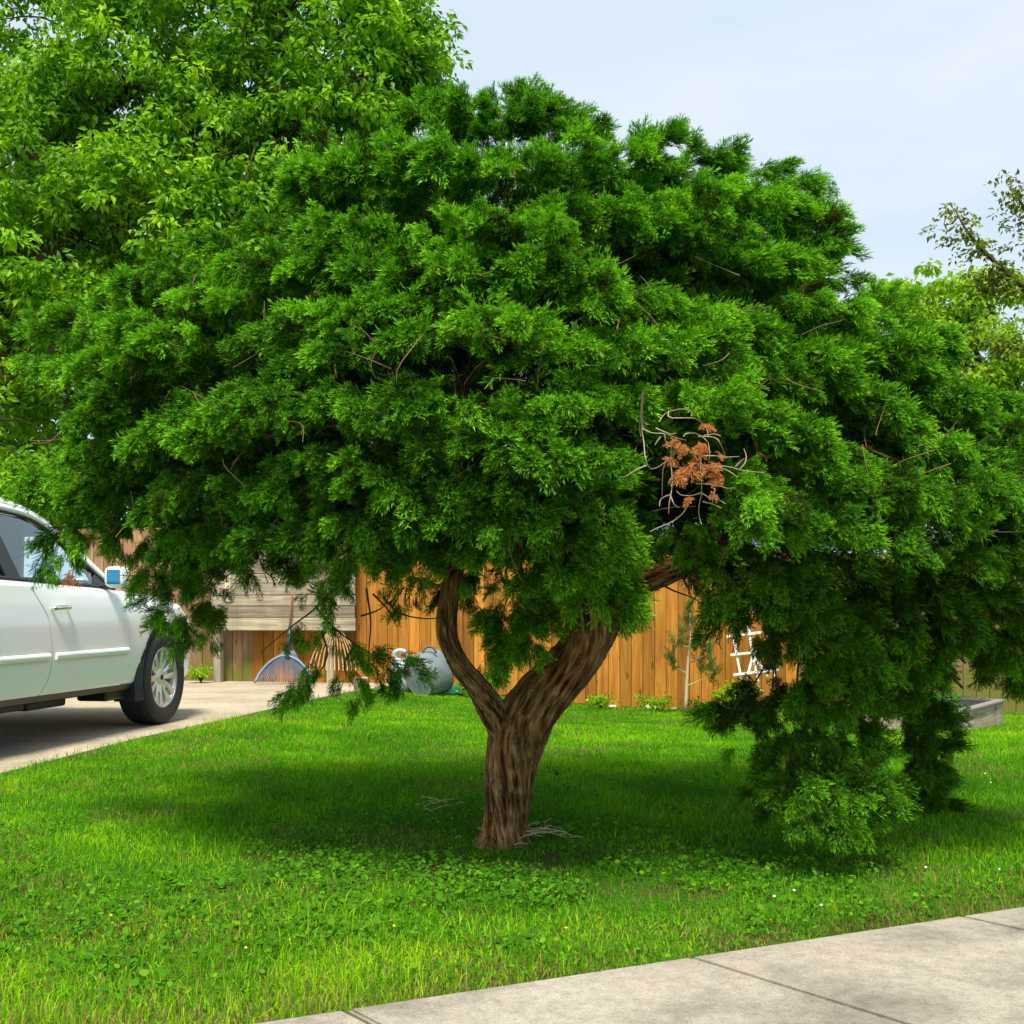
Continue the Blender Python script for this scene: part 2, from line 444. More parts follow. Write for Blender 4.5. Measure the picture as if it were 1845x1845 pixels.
# driveway: slabs with grooves between them
right = [tuple(p) for p in DRV]
mb = MB()
cuts = [1.9, 4.9, 7.9, 10.9, 13.8]
for k in range(len(cuts) - 1):
    y0, y1 = cuts[k] + 0.006, cuts[k + 1] - 0.006
    ys = np.linspace(y0, y1, 8)
    poly = [(float(drive_x(y)), y) for y in ys] + [(float(drive_x(y)) - 2.6, y) for y in ys[::-1]]
    mb.add(*prism(poly, -0.12, 0.004))
    poly = [(float(drive_x(y)) - 2.612, y) for y in ys] + [(float(drive_x(y)) - 5.6, y) for y in ys[::-1]]
    mb.add(*prism(poly, -0.12, 0.004))
mb.add(*prism([(-1.36, 13.806), (-1.3, 13.93), (-10, 15.64), (-10, 13.806)], -0.12, 0.001))
tag(mb.build('driveway', M['drive']), kind='structure')

# sidewalk slabs along the lawn
mb = MB()
t_j = [-0.37, 0.4456, 1.285]
tt = [np.dot(np.array([x, y]) - W0, WE) for x, y in ((-0.37, 2.444), (0.4456, 2.807), (1.285, 3.183))]
ed = [tt[0] - 0.9 * k for k in range(6, 0, -1)] + tt + [tt[2] + 0.91 * k for k in range(1, 7)]
wide = 1.5
for k in range(len(ed) - 1):
    g0 = 0.007 if k == 6 else 0.005
    g1 = 0.007 if k + 1 == 6 else 0.0035
    a = W0 + WE * (ed[k] + g0); b = W0 + WE * (ed[k + 1] - g1)
    poly = [tuple(a), tuple(a + WJ * wide), tuple(b + WJ * wide), tuple(b)]
    bm = bmesh.new()
    V, Fs = prism(poly, -0.1, 0.012)
    vs = [bm.verts.new(v) for v in V]
    for f in Fs: bm.faces.new([vs[i] for i in f])
    bmesh.ops.bevel(bm, geom=[e for e in bm.edges if all(v.co.z > 0 for v in e.verts)], offset=0.006, segments=2, affect='EDGES')
    bm.verts.index_update()
    mb.add([tuple(v.co) for v in bm.verts], [[v.index for v in f.verts] for f in bm.faces]); bm.free()
tag(mb.build('sidewalk', M['walk']), kind='structure')
mb = MB()
a = W0 + WE * ed[0]; b = W0 + WE * ed[-1]
mb.add(*prism([tuple(a), tuple(a + WJ * wide), tuple(b + WJ * wide), tuple(b)], -0.2, -0.004))
tag(mb.build('sidewalk_bed', M['joint']), kind='structure')
mb = MB()
a = W0 + WJ * (wide + 0.01) - WE * 6; b = W0 + WJ * (wide + 0.01) + WE * 7
mb.add(*prism([tuple(a), tuple(a + WJ * 0.16), tuple(b + WJ * 0.16), tuple(b)], -0.3, 0.01))
tag(mb.build('kerb', M['walk']), kind='structure')

# ------------------------------------------------------------------ grass and ground cover
def grass_field(n, seed):
    r = np.random.default_rng(seed)
    # density falls with distance, as the blades do in size
    u = r.random(n * 2)
    y0, y1 = 2.0, 13.9
    e = 0.8
    Y = (y0 ** e + u * (y1 ** e - y0 ** e)) ** (1 / e)
    X = (r.random(n * 2) * 2 - 1) * (0.58 * Y + 0.5)
    ok = (X > drive_x(Y) + 0.02 - 0.03 * r.random(n * 2)) & (walk_dist(X, Y) > 0.012 - 0.03 * (r.random(n * 2) < .25))
    fence_y = FA[1] + (X - FA[0]) * FD[1] / FD[0]
    ok &= Y < fence_y - 0.015
    # thin under the tree, where broad weeds take over
    sh = np.exp(-(((X - 0.0) / 1.5) ** 2 + ((Y - 3.9) / 0.75) ** 2))
    patch = fbm(np.stack([X * 2.3, Y * 2.3, X * 0], -1), 11)
    ok &= r.random(n * 2) > 0.62 * sh + 0.3 * (patch < 0.36)
    X, Y, sh, patch = X[ok][:n], Y[ok][:n], sh[ok][:n], patch[ok][:n]
    m = len(X)
    wd = walk_dist(X, Y); dd = X - drive_x(Y)
    edge = np.exp(-np.maximum(wd, 0) / 0.17)
    tall = fbm(np.stack([X * 1.7, Y * 1.7, X * 0 + 3], -1), 21)
    H = (0.012 + 0.026 * r.random(m) ** 1.8) * (0.35 + 1.4 * tall) * (1 - 0.35 * sh) * (1 - 0.45 * edge)
    H = np.where(r.random(m) < 0.02, H * 2.0, H)
    H *= np.where((dd < 0.12) & (r.random(m) < 0.25), 1.8, 1.0)
    H *= np.clip(1.35 - 0.04 * Y, 0.8, 1.3)
    Wd = (0.0009 + 0.0009 * r.random(m)) * (0.75 + 0.14 * Y)
    az = r.random(m) * 2 * np.pi
    lean = np.abs(r.normal(0, 0.8, m)) * H
    dx, dy = np.cos(az) * lean, np.sin(az) * lean
    a2 = r.random(m) * 2 * np.pi
    wx, wy = np.cos(a2) * Wd, np.sin(a2) * Wd * 0.6
    z0 = lawn_z(X, Y) - 0.008
    o = np.zeros(m)
    b0 = np.stack([X - wx, Y - wy, z0], -1); b1 = np.stack([X + wx, Y + wy, z0], -1)
    m0 = np.stack([X - wx * .8 + dx * .35, Y - wy * .8 + dy * .35, z0 + H * .6], -1); m1 = np.stack([X + wx * .8 + dx * .35, Y + wy * .8 + dy * .35, z0 + H * .6], -1)
    tp = np.stack([X + dx, Y + dy, z0 + H * (1 - .25 * np.minimum(lean / H, 1.5))], -1)
    V = np.stack([b0, b1, m0, m1, tp], 1).reshape(-1, 3)
    k = np.arange(m)[:, None] * 5
    F = np.concatenate([k + [0, 1, 3], k + [0, 3, 2], k + [2, 3, 4]], 0)
    big = fbm(np.stack([X * 1.1, Y * 1.1, X * 0 + 9], -1), 31)
    left = np.clip((0.2 - X) / 1.4, 0, 1) * np.clip((3.7 - Y) / 1.0, 0, 1)
    mid_ = fbm(np.stack([X * 4.2, Y * 4.2, X * 0 + 5], -1), 37)
    tint = 0.56 + 0.8 * (big - 0.5) + 0.55 * (mid_ - 0.5) + r.normal(0, 0.17, m) + 0.48 * left + 0.10 * np.clip((Y - 6) / 4, 0, 1)
    dry = (r.random(m) < 0.05 + 0.75 * edge * (0.4 + fbm(np.stack([X * 3, Y * 3, X * 0], -1), 41)) + 0.16 * left + 0.32 * np.clip((0.42 - patch) * 10, 0, 1))
    tint = np.where(dry, r.random(m) * 0.17, np.clip(tint, 0.2, 1))
    return V, F, np.repeat(tint, 5)
V, F, T = grass_field(420000, 3)
g = link('grass', arrays_to_mesh('grass', V, F, False, {'tint': T}), M['grass'])
tag(g, 'short bright green lawn grass around the juniper, dry along the sidewalk', 'grass', kind='stuff')

def round_leaf(n=7):
    """small heart-shaped leaf in the XY plane, tip towards +X, on a folded midrib"""
    a = np.linspace(0, 2 * np.pi, n, endpoint=False)
    r = 0.5 * (1 + 0.18 * np.cos(a)) * np.where(np.abs(a - np.pi) < 0.5, 0.72, 1)
    V = np.stack([r * np.cos(a) * 1.1, r * np.sin(a), 0.10 * np.abs(np.sin(a)) - 0.03 * np.cos(a)], -1)
    V = np.vstack([[0, 0, -0.02], V])
    F = np.array([[0, 1 + i, 1 + (i + 1) % n] for i in range(n)])
    return V, F

def scatter(Vp, Fp, pos, R, s, tint):
    """copies of a small prototype into one array: R (n,3,3) with columns the axes, s (n,)"""
    V = np.einsum('nij,vj->nvi', R, Vp) * s[:, None, None] + pos[:, None]
    n, v = V.shape[:2]
    F = (Fp[None] + (np.arange(n) * v)[:, None, None]).reshape(-1, Fp.shape[1])
    return V.reshape(-1, 3), F, np.repeat(tint, v)

def frames(x, up):
    x = nrm(x); y = nrm(np.cross(up, x)); z = np.cross(x, y)
    return np.stack([x, y, z], -1)

def weeds(n, seed):
    r = np.random.default_rng(seed)
    # clumps of violet and creeping jenny leaves, thickest in the tree's shade
    nc = n // 7
    cx = r.normal(-0.15, 1.15, nc * 3); cy = r.normal(0, 0.62, nc * 3) + 3.75
    far = r.random(nc * 3) < 0.42
    cx = np.where(far, r.uniform(-2.2, 1.9, nc * 3), cx); cy = np.where(far, r.uniform(2.4, 6.0, nc * 3), cy)
    ok = (walk_dist(cx, cy) > 0.10) & (cx > drive_x(cy) + 0.1) & (fbm(np.stack([cx * 2.6, cy * 2.6, cx * 0], -1), 77) > 0.44)
    cx, cy = cx[ok][:nc], cy[ok][:nc]
    m = len(cx) * 7
    size = np.repeat(r.uniform(0.005, 0.011, len(cx)), 7) * r.uniform(.7, 1.25, m)
    size = np.where(np.repeat(r.random(len(cx)) < 0.18, 7), size * 1.5, size)
    X = np.repeat(cx, 7) + r.normal(0, 0.035, m); Y = np.repeat(cy, 7) + r.normal(0, 0.035, m)
    Z = lawn_z(X, Y) + r.uniform(0.004, 0.032, m)
    az = r.random(m) * 2 * np.pi
    x = np.stack([np.cos(az), np.sin(az), r.normal(-0.1, 0.25, m)], -1)
    up = np.stack([r.normal(0, .55, m), r.normal(-.35, .5, m), np.ones(m)], -1)
    Vp, Fp = round_leaf()
    return scatter(Vp, Fp, np.stack([X, Y, Z], -1), frames(x, up), size * 1.5, np.clip(r.normal(.5, .25, m), 0, 1))
V, F, T = weeds(15000, 5)
g = link('ground_cover', arrays_to_mesh('ground_cover', V, F, True, {'tint': T}), M['weed'])
tag(g, 'small round weed leaves creeping through the shaded lawn at the trunk', 'ground cover', kind='stuff')

# clover heads and buttercups, dots in the lawn
def blossoms(name, pts, size, mat, label):
    mb = MB()
    for x, y in pts:
        z = float(lawn_z(x, y)) + random.uniform(.03, .055)
        mb.lathe([(0.001, -.5 * size), (.45 * size, -.3 * size), (.6 * size, 0), (.42 * size, .35 * size), (0.001, .5 * size)], (x, y, z), n=6)
        
    o = mb.build(name, mat); tag(o, label, 'flowers', kind='stuff')
def gp(px, py):
    Y = 2000 * EYE / (py - 1105.0)
    return ((px - 922.5) / 2000 * Y, Y)
white = [gp(x, y) for x, y in ((1431, 1627), (1480, 1652), (1668, 1588), (1395, 1634), (1800, 1590), (640, 1262), (655, 1258), (770, 1282), (832, 1290), (790, 1283), (1560, 1430), (1775, 1405), (1785, 1425), (700, 1270), (610, 1268))]
blossoms('clover_blossoms', white, 0.008, plain('clover_white', (0.8, 0.78, 0.7), 0.8), 'tiny white clover heads dotted over the lawn')
yellow = [gp(x, y) for x, y in ((710, 1692), (1020, 1703), (443, 1747), (200, 1678))]
blossoms('buttercup_blossoms', yellow, 0.007, plain('buttercup', (0.85, 0.62, 0.02), 0.6), 'tiny yellow blossoms in the front lawn')

# ------------------------------------------------------------------ fences
def board_mesh(name, boards, seed=0):
    """boards: rows (x0,x1,y0,y1,z0,z1,skew): boxes, each with its own random 'board' value"""
    r = np.random.default_rng(seed)
    V = []; Fc = []; A = []
    base = np.array([[0, 0, 0], [1, 0, 0], [1, 1, 0], [0, 1, 0], [0, 0, 1], [1, 0, 1], [1, 1, 1], [0, 1, 1]], float)
    q = np.array([[0, 3, 2, 1], [4, 5, 6, 7], [0, 1, 5, 4], [1, 2, 6, 5], [2, 3, 7, 6], [3, 0, 4, 7]])
    for i, (x0, x1, y0, y1, z0, z1, sk) in enumerate(boards):
        v = base * [x1 - x0, y1 - y0, z1 - z0] + [x0, y0, z0]
        if x1 - x0 < z1 - z0: v[:, 0] += sk * (v[:, 2] - z0)
        else: v[:, 2] += sk * (v[:, 0] - x0)
        V.append(v); Fc.append(q + 8 * i); A.append(np.full(8, 0.0 if min(x1 - x0, z1 - z0) < .0205 else .12 + .88 * r.random()))  # narrow gap strips take the painted shade tone
    return arrays_to_mesh(name, np.concatenate(V), np.concatenate(Fc), False, {'board': np.concatenate(A)})

FANG = math.atan2(FD[1], FD[0])
def fence_pt(s): return FA + FD * s
def build_fence(s0, s1, top, mat, name, label, seed, bw=0.138, post_side=1):
    p0 = fence_pt(s0)
    root = empty(name, (p0[0], p0[1], 0), FANG, label, 'fence')
    r = np.random.default_rng(seed)
    n = max(1, round((s1 - s0) / (bw + 0.0022))); bw = (s1 - s0) / n - 0.0022; rows = []
    for i in range(n):
        x0 = i * (bw + 0.0022)
        w = fence_pt(s0 + x0)
        zb = float(lawn_z(w[0], w[1])) + 0.02 + r.uniform(0, .015)
        y = r.normal(0, 0.0025)
        rows.append((x0 + .0022, x0 + bw - .0022, y, y + 0.018, zb - .03, zb + top + r.normal(0, .006), 0.0))
        if i: rows.append((x0 - .011, x0 + .009, 0.0212, 0.0232, zb, zb + top - .02, 0.0))  # dark strip behind each gap, painted as its shadow line
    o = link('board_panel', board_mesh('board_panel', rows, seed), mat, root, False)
    L = n * (bw + .0022)
    for k, h in enumerate((0.3, 0.95, top - 0.2)):
        m = board_mesh('rail', [(0, L, 0.024, 0.062, h - .18, h - .09, 0)], seed + k)
        link('rail', m, mat, root, False)
    for x in np.arange(1.0, L, 2.4):
        w = fence_pt(s0 + x); zb = float(lawn_z(w[0], w[1]))
        link('post', board_mesh('post', [(x, x + .09, .066, .156, zb - .3, zb + top - .02, 0)], seed), mat, root, False)
    return root
S_OLD = 0.43
S_NEW = (3.35 - FA[0]) / FD[0]
build_fence(-7.2, S_OLD - 0.002, 1.98, M['oldboard'], 'weathered_fence', 'old pinkish brown board fence with mossy feet behind the car and grey planks', 2)
build_fence(S_OLD, S_NEW, 1.84, M['cedar'], 'cedar_fence', 'new orange cedar fence of vertical boards behind the juniper trunk', 3)
build_fence(S_NEW + 0.002, S_NEW + 9, 1.8, M['oldboard'], 'weathered_fence', 'brown board fence beyond the raised bed, mostly hidden by the juniper', 4)

# grey plank panel on posts in front of the fences
pa = np.array([(383 - 922.5) / 2000 * 14.15, 14.15])
proot = empty('plank_panel', (pa[0], pa[1], 0), FANG, 'weathered grey panel of wide horizontal planks raised on a pale post', 'panel')
rows = []; z = 0.665
r_ = np.random.default_rng(12)
PW = (650 - 383) / 2000 * 14.1 + 0.02
k = 0
while z < 1.95:
    h = (0.165, 0.148, 0.135, 0.152, 0.12, 0.15, 0.15, 0.15, 0.15)[k]
    rows.append((-0.02 + r_.normal(0, .004), PW + r_.normal(0, .004), r_.normal(0, .002), 0.024, z, z + h - 0.008, r_.normal(0, .001)))
    rows.append((0, PW - .01, 0.0262, 0.0285, z - .012, z + .006, 0)) if k else None  # dark strip painted in as the shade between planks
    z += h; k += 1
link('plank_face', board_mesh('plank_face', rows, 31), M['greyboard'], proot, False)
link('post', board_mesh('post', [(0.0, 0.095, 0.027, 0.115, -0.02, 1.9, -0.012)], 8), M['greypost'], proot, False)
link('post', board_mesh('post', [(1.52, 1.61, 0.027, 0.115, -0.02, 1.9, 0)], 9), M['greypost'], proot, False)
link('batten', board_mesh('batten', [(0.175, 0.255, -0.022, -0.003, 1.03, 1.60, 0)], 10), M['greypost'], proot, False)
link('board_end', board_mesh('board_end', [(0.06, 0.12, -0.03, -0.003, 0.64, 0.70, 0)], 11), M['cedar'], proot, False)

# ------------------------------------------------------------------ yard things by the fence
M['rakeblue'] = plain('blue_grey_plastic', (0.09, 0.125, 0.19), 0.5)
M['rakered'] = plain('reddish_handle_wood', (0.36, 0.16, 0.09), 0.6)
M['green'] = plain('green_enamel', (0.02, 0.22, 0.12), 0.45)
M['bamboo'] = plain('bamboo', (0.46, 0.30, 0.13), 0.6)

Y = 13.75
root = empty('leaf_rake', P(515, 1229, Y), 0, 'blue plastic fan rake standing tines down below the grey planks', 'rake')
neck = P(522, 1172, Y); bot = P(515, 1229, Y)
mb = MB()
for i in range(27):
    f = i / 26 * 2 - 1
    p0 = neck + [f * 0.05, 0, 0.0]
    p1 = P(513 + f * 30, 1187 + 10 * f * f, Y - .02)
    p2 = P(512 + f * 45, 1208 + 6 * f * f, Y - .06)
    p3 = P(511 + f * 54, 1230, Y - .12)
    mb.tube(smooth_path([p0, p1, p2, p3], 9), [.007] * 8 + [.005], 5)
mb.build('tines', M['rakeblue'], root, True)
mb = MB()
arc = smooth_path([P(459, 1230, Y - .12), P(470, 1210, Y - .06), P(490, 1190, Y - .03), P(513, 1181, Y - .01), P(537, 1190, Y - .03), P(555, 1210, Y - .06), P(565, 1230, Y - .12)], 26)
mb.tube(arc, 0.016, 8)
mb.build('fan_edge', plain('pale_blue_plastic', (0.17, 0.23, 0.31), 0.5), root, True)
mb = MB(); mb.tube(smooth_path([P(519, 1186, Y), P(521, 1160, Y + .02), P(522, 1128, Y + .12)], 8), [.045, .03, .028, .027, .026, .026, .024, .02], 12)
mb.build('neck', plain('dark_blue_plastic', (0.03, 0.05, 0.11), 0.4), root, True)
mb = MB(); mb.tube([P(522, 1130, Y + .12), P(531, 1030, Y + .26), P(533, 1000, Y + .3)], 0.0145, 10)
mb.build('handle', M['rakered'], root, True)

Y = 13.85
root = empty('leaf_rake', P(600, 1185, Y), 0, 'green metal rake with tan bamboo tines leaning at the right end of the grey planks', 'rake')
mb = MB(); mb.tube([P(598, 1010, Y + .2), P(604, 1139, Y)], 0.013, 10); mb.build('handle', M['green'], root, True)
mb = MB(); mb.tube([P(571, 1137.5, Y), P(637, 1137.5, Y)], 0.011, 8); mb.build('spreader', M['green'], root, True)
mb = MB()
for i in range(13):
    f = i / 12 * 2 - 1
    mb.tube(smooth_path([P(604 + f * 10, 1136, Y), P(603 + f * 32, 1165, Y - .02), P(603 + f * 45, 1200, Y - .08), P(603 + f * 45, 1208, Y - .14)], 8), .008, 5)
mb.build('tines', M['bamboo'], root, True)

# galvanised tub on its side and a pale blue pitcher
def zinc(name, base, rust):
    m, nt, b = new_mat(name)
    o = coords(nt, 'Object')
    c = ramp(nt, noise(nt, mapping(nt, o, (5, 5, 3)), 2.2, 5, 0.6), [(0.30, tuple(x * .72 for x in base)), (0.5, base), (0.64, tuple(min(1, x * 1.12) for x in base)), (0.74, rust)])
    nt.links.new(c, b.inputs['Base Color']); b.inputs['Roughness'].default_value = 0.5; b.inputs['Metallic'].default_value = 0.25
    return m
M['zinc'] = zinc('galvanised_zinc', (0.19, 0.245, 0.265), (0.23, 0.13, 0.07))
M['paleblue'] = zinc('pale_blue_enamel', (0.42, 0.53, 0.58), (0.42, 0.30, 0.2))
M['rust'] = plain('rusty_rim', (0.17, 0.09, 0.05), 0.85)

Y = 12.75
tz = float(lawn_z(-0.95, Y))
c = P(771, 1224, Y)
troot = empty('wash_tub', (c[0], Y, tz), 0, 'grey galvanised wash tub with rusty rims tipped on its side by the fence', 'tub')
Rt = Matrix.Rotation(math.radians(-22), 3, 'Y') @ Matrix.Rotation(math.radians(-32), 3, 'Z') @ Matrix.Rotation(math.radians(90), 3, 'X')  # axis of the tub towards the viewer's right
cc = (c[0] + 0.0, Y, tz + 0.24)
mb = MB(); mb.lathe([(0.001, 0.20), (0.12, 0.205), (0.225, 0.2), (0.232, 0.19), (0.245, 0.05), (0.262, -0.2), (0.254, -0.2), (0.237, 0.05), (0.222, 0.185), (0.001, 0.185)], cc, Rt, 40, .74, 1.05)
mb.build('body', M['zinc'], troot, angle=40)
for zz, rr in ((0.198, 0.232), (-0.2, 0.264)):
    mb = MB(); mb.lathe([(rr - .008, zz - .012), (rr + .008, zz - .008), (rr + .010, zz + .004), (rr, zz + .013), (rr - .01, zz + .008), (rr - .008, zz - .012)], cc, Rt, 40, .74, 1.05)
    mb.build('rim', M['rust'], troot, True)
mb = MB()
hp = []
for a in np.linspace(0, math.pi, 14):
    hp.append(np.array([c[0] + 0.02 - 0.075 * math.cos(a), Y - .05, tz + 0.475 + 0.075 * math.sin(a)]))
mb.tube(hp, 0.016, 8); mb.build('handle', M['rust'], troot, True)

Y = 12.95
c = P(722, 1200, Y); tz = float(lawn_z(c[0], Y))
jroot = empty('pitcher', (c[0], Y, tz), 0, 'pale blue enamel pitcher with a ring handle half hidden by juniper twigs', 'pitcher')
mb = MB(); mb.lathe([(0.001, 0), (0.13, 0), (0.145, 0.02), (0.158, 0.12), (0.15, 0.22), (0.115, 0.31), (0.085, 0.36), (0.09, 0.375), (0.078, 0.378), (0.001, 0.36)], (c[0] + .02, Y, tz), None, 32)
mb.build('body', M['paleblue'], jroot, True)
mb = MB()
mb.tube([np.array([c[0] - .005 + 0.073 * math.cos(a), Y - .02, tz + 0.415 + 0.058 * math.sin(a)]) for a in np.linspace(0, 2 * math.pi, 25)], 0.026, 10, cap=False)
mb.build('handle', M['paleblue'], jroot, True)
mb = MB(); mb.tube(smooth_path([np.array([c[0] + .13, Y - .05, tz + .12]), np.array([c[0] + .20, Y - .08, tz + .22]), np.array([c[0] + .235, Y - .1, tz + .345])], 8), [.05, .045, .04, .034, .03, .028, .026, .026], 12)
mb.build('spout', M['paleblue'], jroot, True)

c = P(806, 1236, 13.2)
mb = MB(); z0 = float(lawn_z(c[0], 13.2))
mb.box((c[0], 13.2, z0 + .012), (.42, .24, .02), FANG, .004)
for dx, dy, sx, sy in ((0, .115, .42, .012), (0, -.115, .42, .012), (.204, 0, .012, .216), (-.204, 0, .012, .216)):
    q = Matrix.Rotation(FANG, 3, 'Z') @ Vector((dx, dy, 0)); mb.box((c[0] + q.x, 13.2 + q.y, z0 + .053), (sx, sy, .062), FANG, .003)
tag(mb.build('plant_tray', M['green']), 'shallow green plastic tray on the grass right of the wash tub', 'tray')

mb = MB(); c = P(651, 1246, 12.7)
bm_z = 0.0
for dx in (-.042, .042): mb.box((c[0] + dx, 12.7, .075), (.07, .2, .15), .25, .008)
mb.box((c[0], 12.7, .075), (.13, .17, .13), .25, .008)
tag(mb.build('concrete_block', concrete_mat('pinkish_block', (0.46, 0.33, 0.25), (0.36, 0.26, 0.2), (0.52, 0.4, 0.32))), 'pinkish concrete block where the driveway meets the lawn', 'block')

# pale stones along the fence foot
def stone_mesh(seed, s):
    bm = bmesh.new(); bmesh.ops.create_icosphere(bm, subdivisions=3, radius=1)
    r = np.random.default_rng(seed); ax = r.uniform(.6, 1.2, 3) * [1.2, .9, .6]
    co = np.array([v.co for v in bm.verts])
    d = 0.72 + 0.55 * fbm(co * 1.3 + seed * 7, seed)
    for v, k, p in zip(bm.verts, d, co): v.co = Vector(p * k * ax * s)
    me = bpy.data.meshes.new('stone'); bm.to_mesh(me); bm.free(); return me
M['stone'] = concrete_mat('pale_stone', (0.52, 0.44, 0.33), (0.38, 0.3, 0.2), (0.62, 0.56, 0.46), 1.5)
for i, (px, Yd, s) in enumerate(((1298, 12.75, .055), (1316, 12.7, .07), (1333, 12.65, .06), (1288, 12.8, .04), (1326, 12.6, .045), (1167, 13.15, .05), (1180, 13.1, .04), (1104, 13.2, .04), (1345, 12.6, .05), (1215, 13.0, .035))):
    x = (px - 922.5) / 2000 * Yd
    o = link('stone', stone_mesh(40 + i, s), M['stone'])
    o.location = (x, Yd, float(lawn_z(x, Yd)) + s * .3)
    tag(o, 'small pale stone lying at the foot of the cedar fence', 'stone', 'pale stones along the fence foot')

# white fan trellis
Y = 12.8
root = empty('trellis', P(1342, 1256, Y), 0, 'white wooden fan trellis leaning in front of the cedar fence', 'trellis')
mb = MB()
def tb(m, x0, y0, x1, y1, dy=0.0, w=0.027): m.bar(P(x0, y0, Y + dy), P(x1, y1, Y + dy), .014, w, up=(0, 0, 1)) if abs(x1 - x0) > abs(y1 - y0) else m.bar(P(x0, y0, Y + dy), P(x1, y1, Y + dy), w, .014, up=(0, 1, 0))
for a in ((1302, 1045, 1342, 1258), (1336, 1045, 1356, 1181), (1368, 1045, 1396, 1218), (1356, 1181, 1339, 1250), (1356, 1181, 1366, 1228), (1357, 1181, 1384, 1218)):
    tb(mb, *a)
mb.build('uprights', plain('white_paint', (0.8, 0.8, 0.77), 0.5), root)
for a in ((1303, 1068, 1378, 1060), (1306, 1108, 1384, 1098), (1309, 1147, 1390, 1137), (1316, 1180, 1397, 1171), (1321, 1216, 1403, 1206), (1331, 1249, 1375, 1244)):
    mb = MB(); tb(mb, *a, dy=-.017); mb.build('crossbar', plain('white_paint', (0.8, 0.8, 0.77), 0.5), root)

# raised bed
A_ = np.array([3.72, 9.27]); u_ = nrm(np.array([.97, 1.33])); v_ = np.array([-u_[1], u_[0]])
root = empty('raised_bed', (A_[0], A_[1], -.2), math.atan2(u_[1], u_[0]), 'grey timber raised garden bed with dark netting at the right end of the lawn', 'raised bed')
L, D = 1.65, 1.0
zz = 0.01
for x0, x1, y0, y1 in ((0, L, 0, .04), (0, L, D - .04, D), (0, .04, .043, D - .043), (L - .04, L, .043, D - .043)):
    link('side_board', board_mesh('side_board', [(x0, x1, y0, y1, -.05, .235, 0)], 5), M['greyboard'], root, False)
mb = MB()
for y in (0.02, D - .02): mb.box((L / 2, y, .247), (L + .03, .085, .022), None, .004)
for x in (.02, L - .02): mb.box((x, D / 2, .246), (.085, D - .13, .021), None, .004)
mb.build('cap_rail', plain('grey_cap_wood', (0.2, 0.19, 0.17), 0.8), root, False, False)
mb = MB(); mb.box((L / 2, D / 2, .18), (L - .085, D - .09, .05)); mb.build('soil', plain('dark_soil', (0.03, 0.022, 0.015), 0.95), root, False, False)
mb = MB()
for i in range(16): x = .08 + i * (L - .16) / 15; mb.tube([(x, .05, .25), (x, D / 2, .3), (x, D - .05, .25)], .003, 4)
for i in range(10):
    y = .06 + i * (D - .12) / 9; h = .25 + .05 * (1 - abs(y - D / 2) / (D / 2)); mb.tube([(.06, y, h), (L - .06, y, h)], .003, 4)
mb.build('netting', plain('dark_net', (0.04, 0.045, 0.05), 0.7), root, False, False)

# ------------------------------------------------------------------ car (a pale SUV; x forward from the front axle, y to the left, z up)
M['paint'] = plain('pearl_white_paint', (0.84, 0.87, 0.86), 0.28, 0.0, 0.6)
M['paint'].node_tree.nodes['Principled BSDF'].inputs['Coat Roughness'].default_value = 0.04
M['rubber'] = plain('tyre_rubber', (0.018, 0.018, 0.018), 0.75)
M['trim'] = plain('black_trim', (0.012, 0.013, 0.015), 0.4)
M['guard'] = plain('black_plastic_guard', (0.012, 0.022, 0.024), 0.55)
M['seam'] = plain('door_gap', (0.06, 0.06, 0.055), 0.8)
M['chrome'] = plain('chrome', (0.8, 0.8, 0.8), 0.12, 1.0)
M['alloy'] = plain('silver_alloy', (0.80, 0.79, 0.76), 0.32, 0.6)
M['cabin'] = plain('grey_cabin', (0.1, 0.1, 0.095), 0.8)
def glass_mat(name, tint, alpha):
    m, nt, b = new_mat(name)
    nt.nodes.remove(b)
    g = nt.nodes.new('ShaderNodeBsdfGlossy'); g.inputs['Roughness'].default_value = 0.02; g.inputs[0].default_value = (0.78, 0.93, 0.93, 1)
    t = nt.nodes.new('ShaderNodeBsdfTransparent'); t.inputs[0].default_value = (*tint, 1)
    fr = nt.nodes.new('ShaderNodeFresnel'); fr.inputs[0].default_value = 1.5
    ad = nt.nodes.new('ShaderNodeMath'); ad.operation = 'ADD'; ad.inputs[1].default_value = alpha; nt.links.new(fr.outputs[0], ad.inputs[0])
    mx = nt.nodes.new('ShaderNodeMixShader'); nt.links.new(ad.outputs[0], mx.inputs[0]); nt.links.new(t.outputs[0], mx.inputs[1]); nt.links.new(g.outputs[0], mx.inputs[2])
    nt.links.new(mx.outputs[0], nt.nodes['Material Output'].inputs[0]); return m
M['glass'] = glass_mat('green_tinted_glass', (0.40, 0.62, 0.61), 0.16)
M['glass_dark'] = glass_mat('privacy_glass', (0.10, 0.12, 0.13), 0.10)

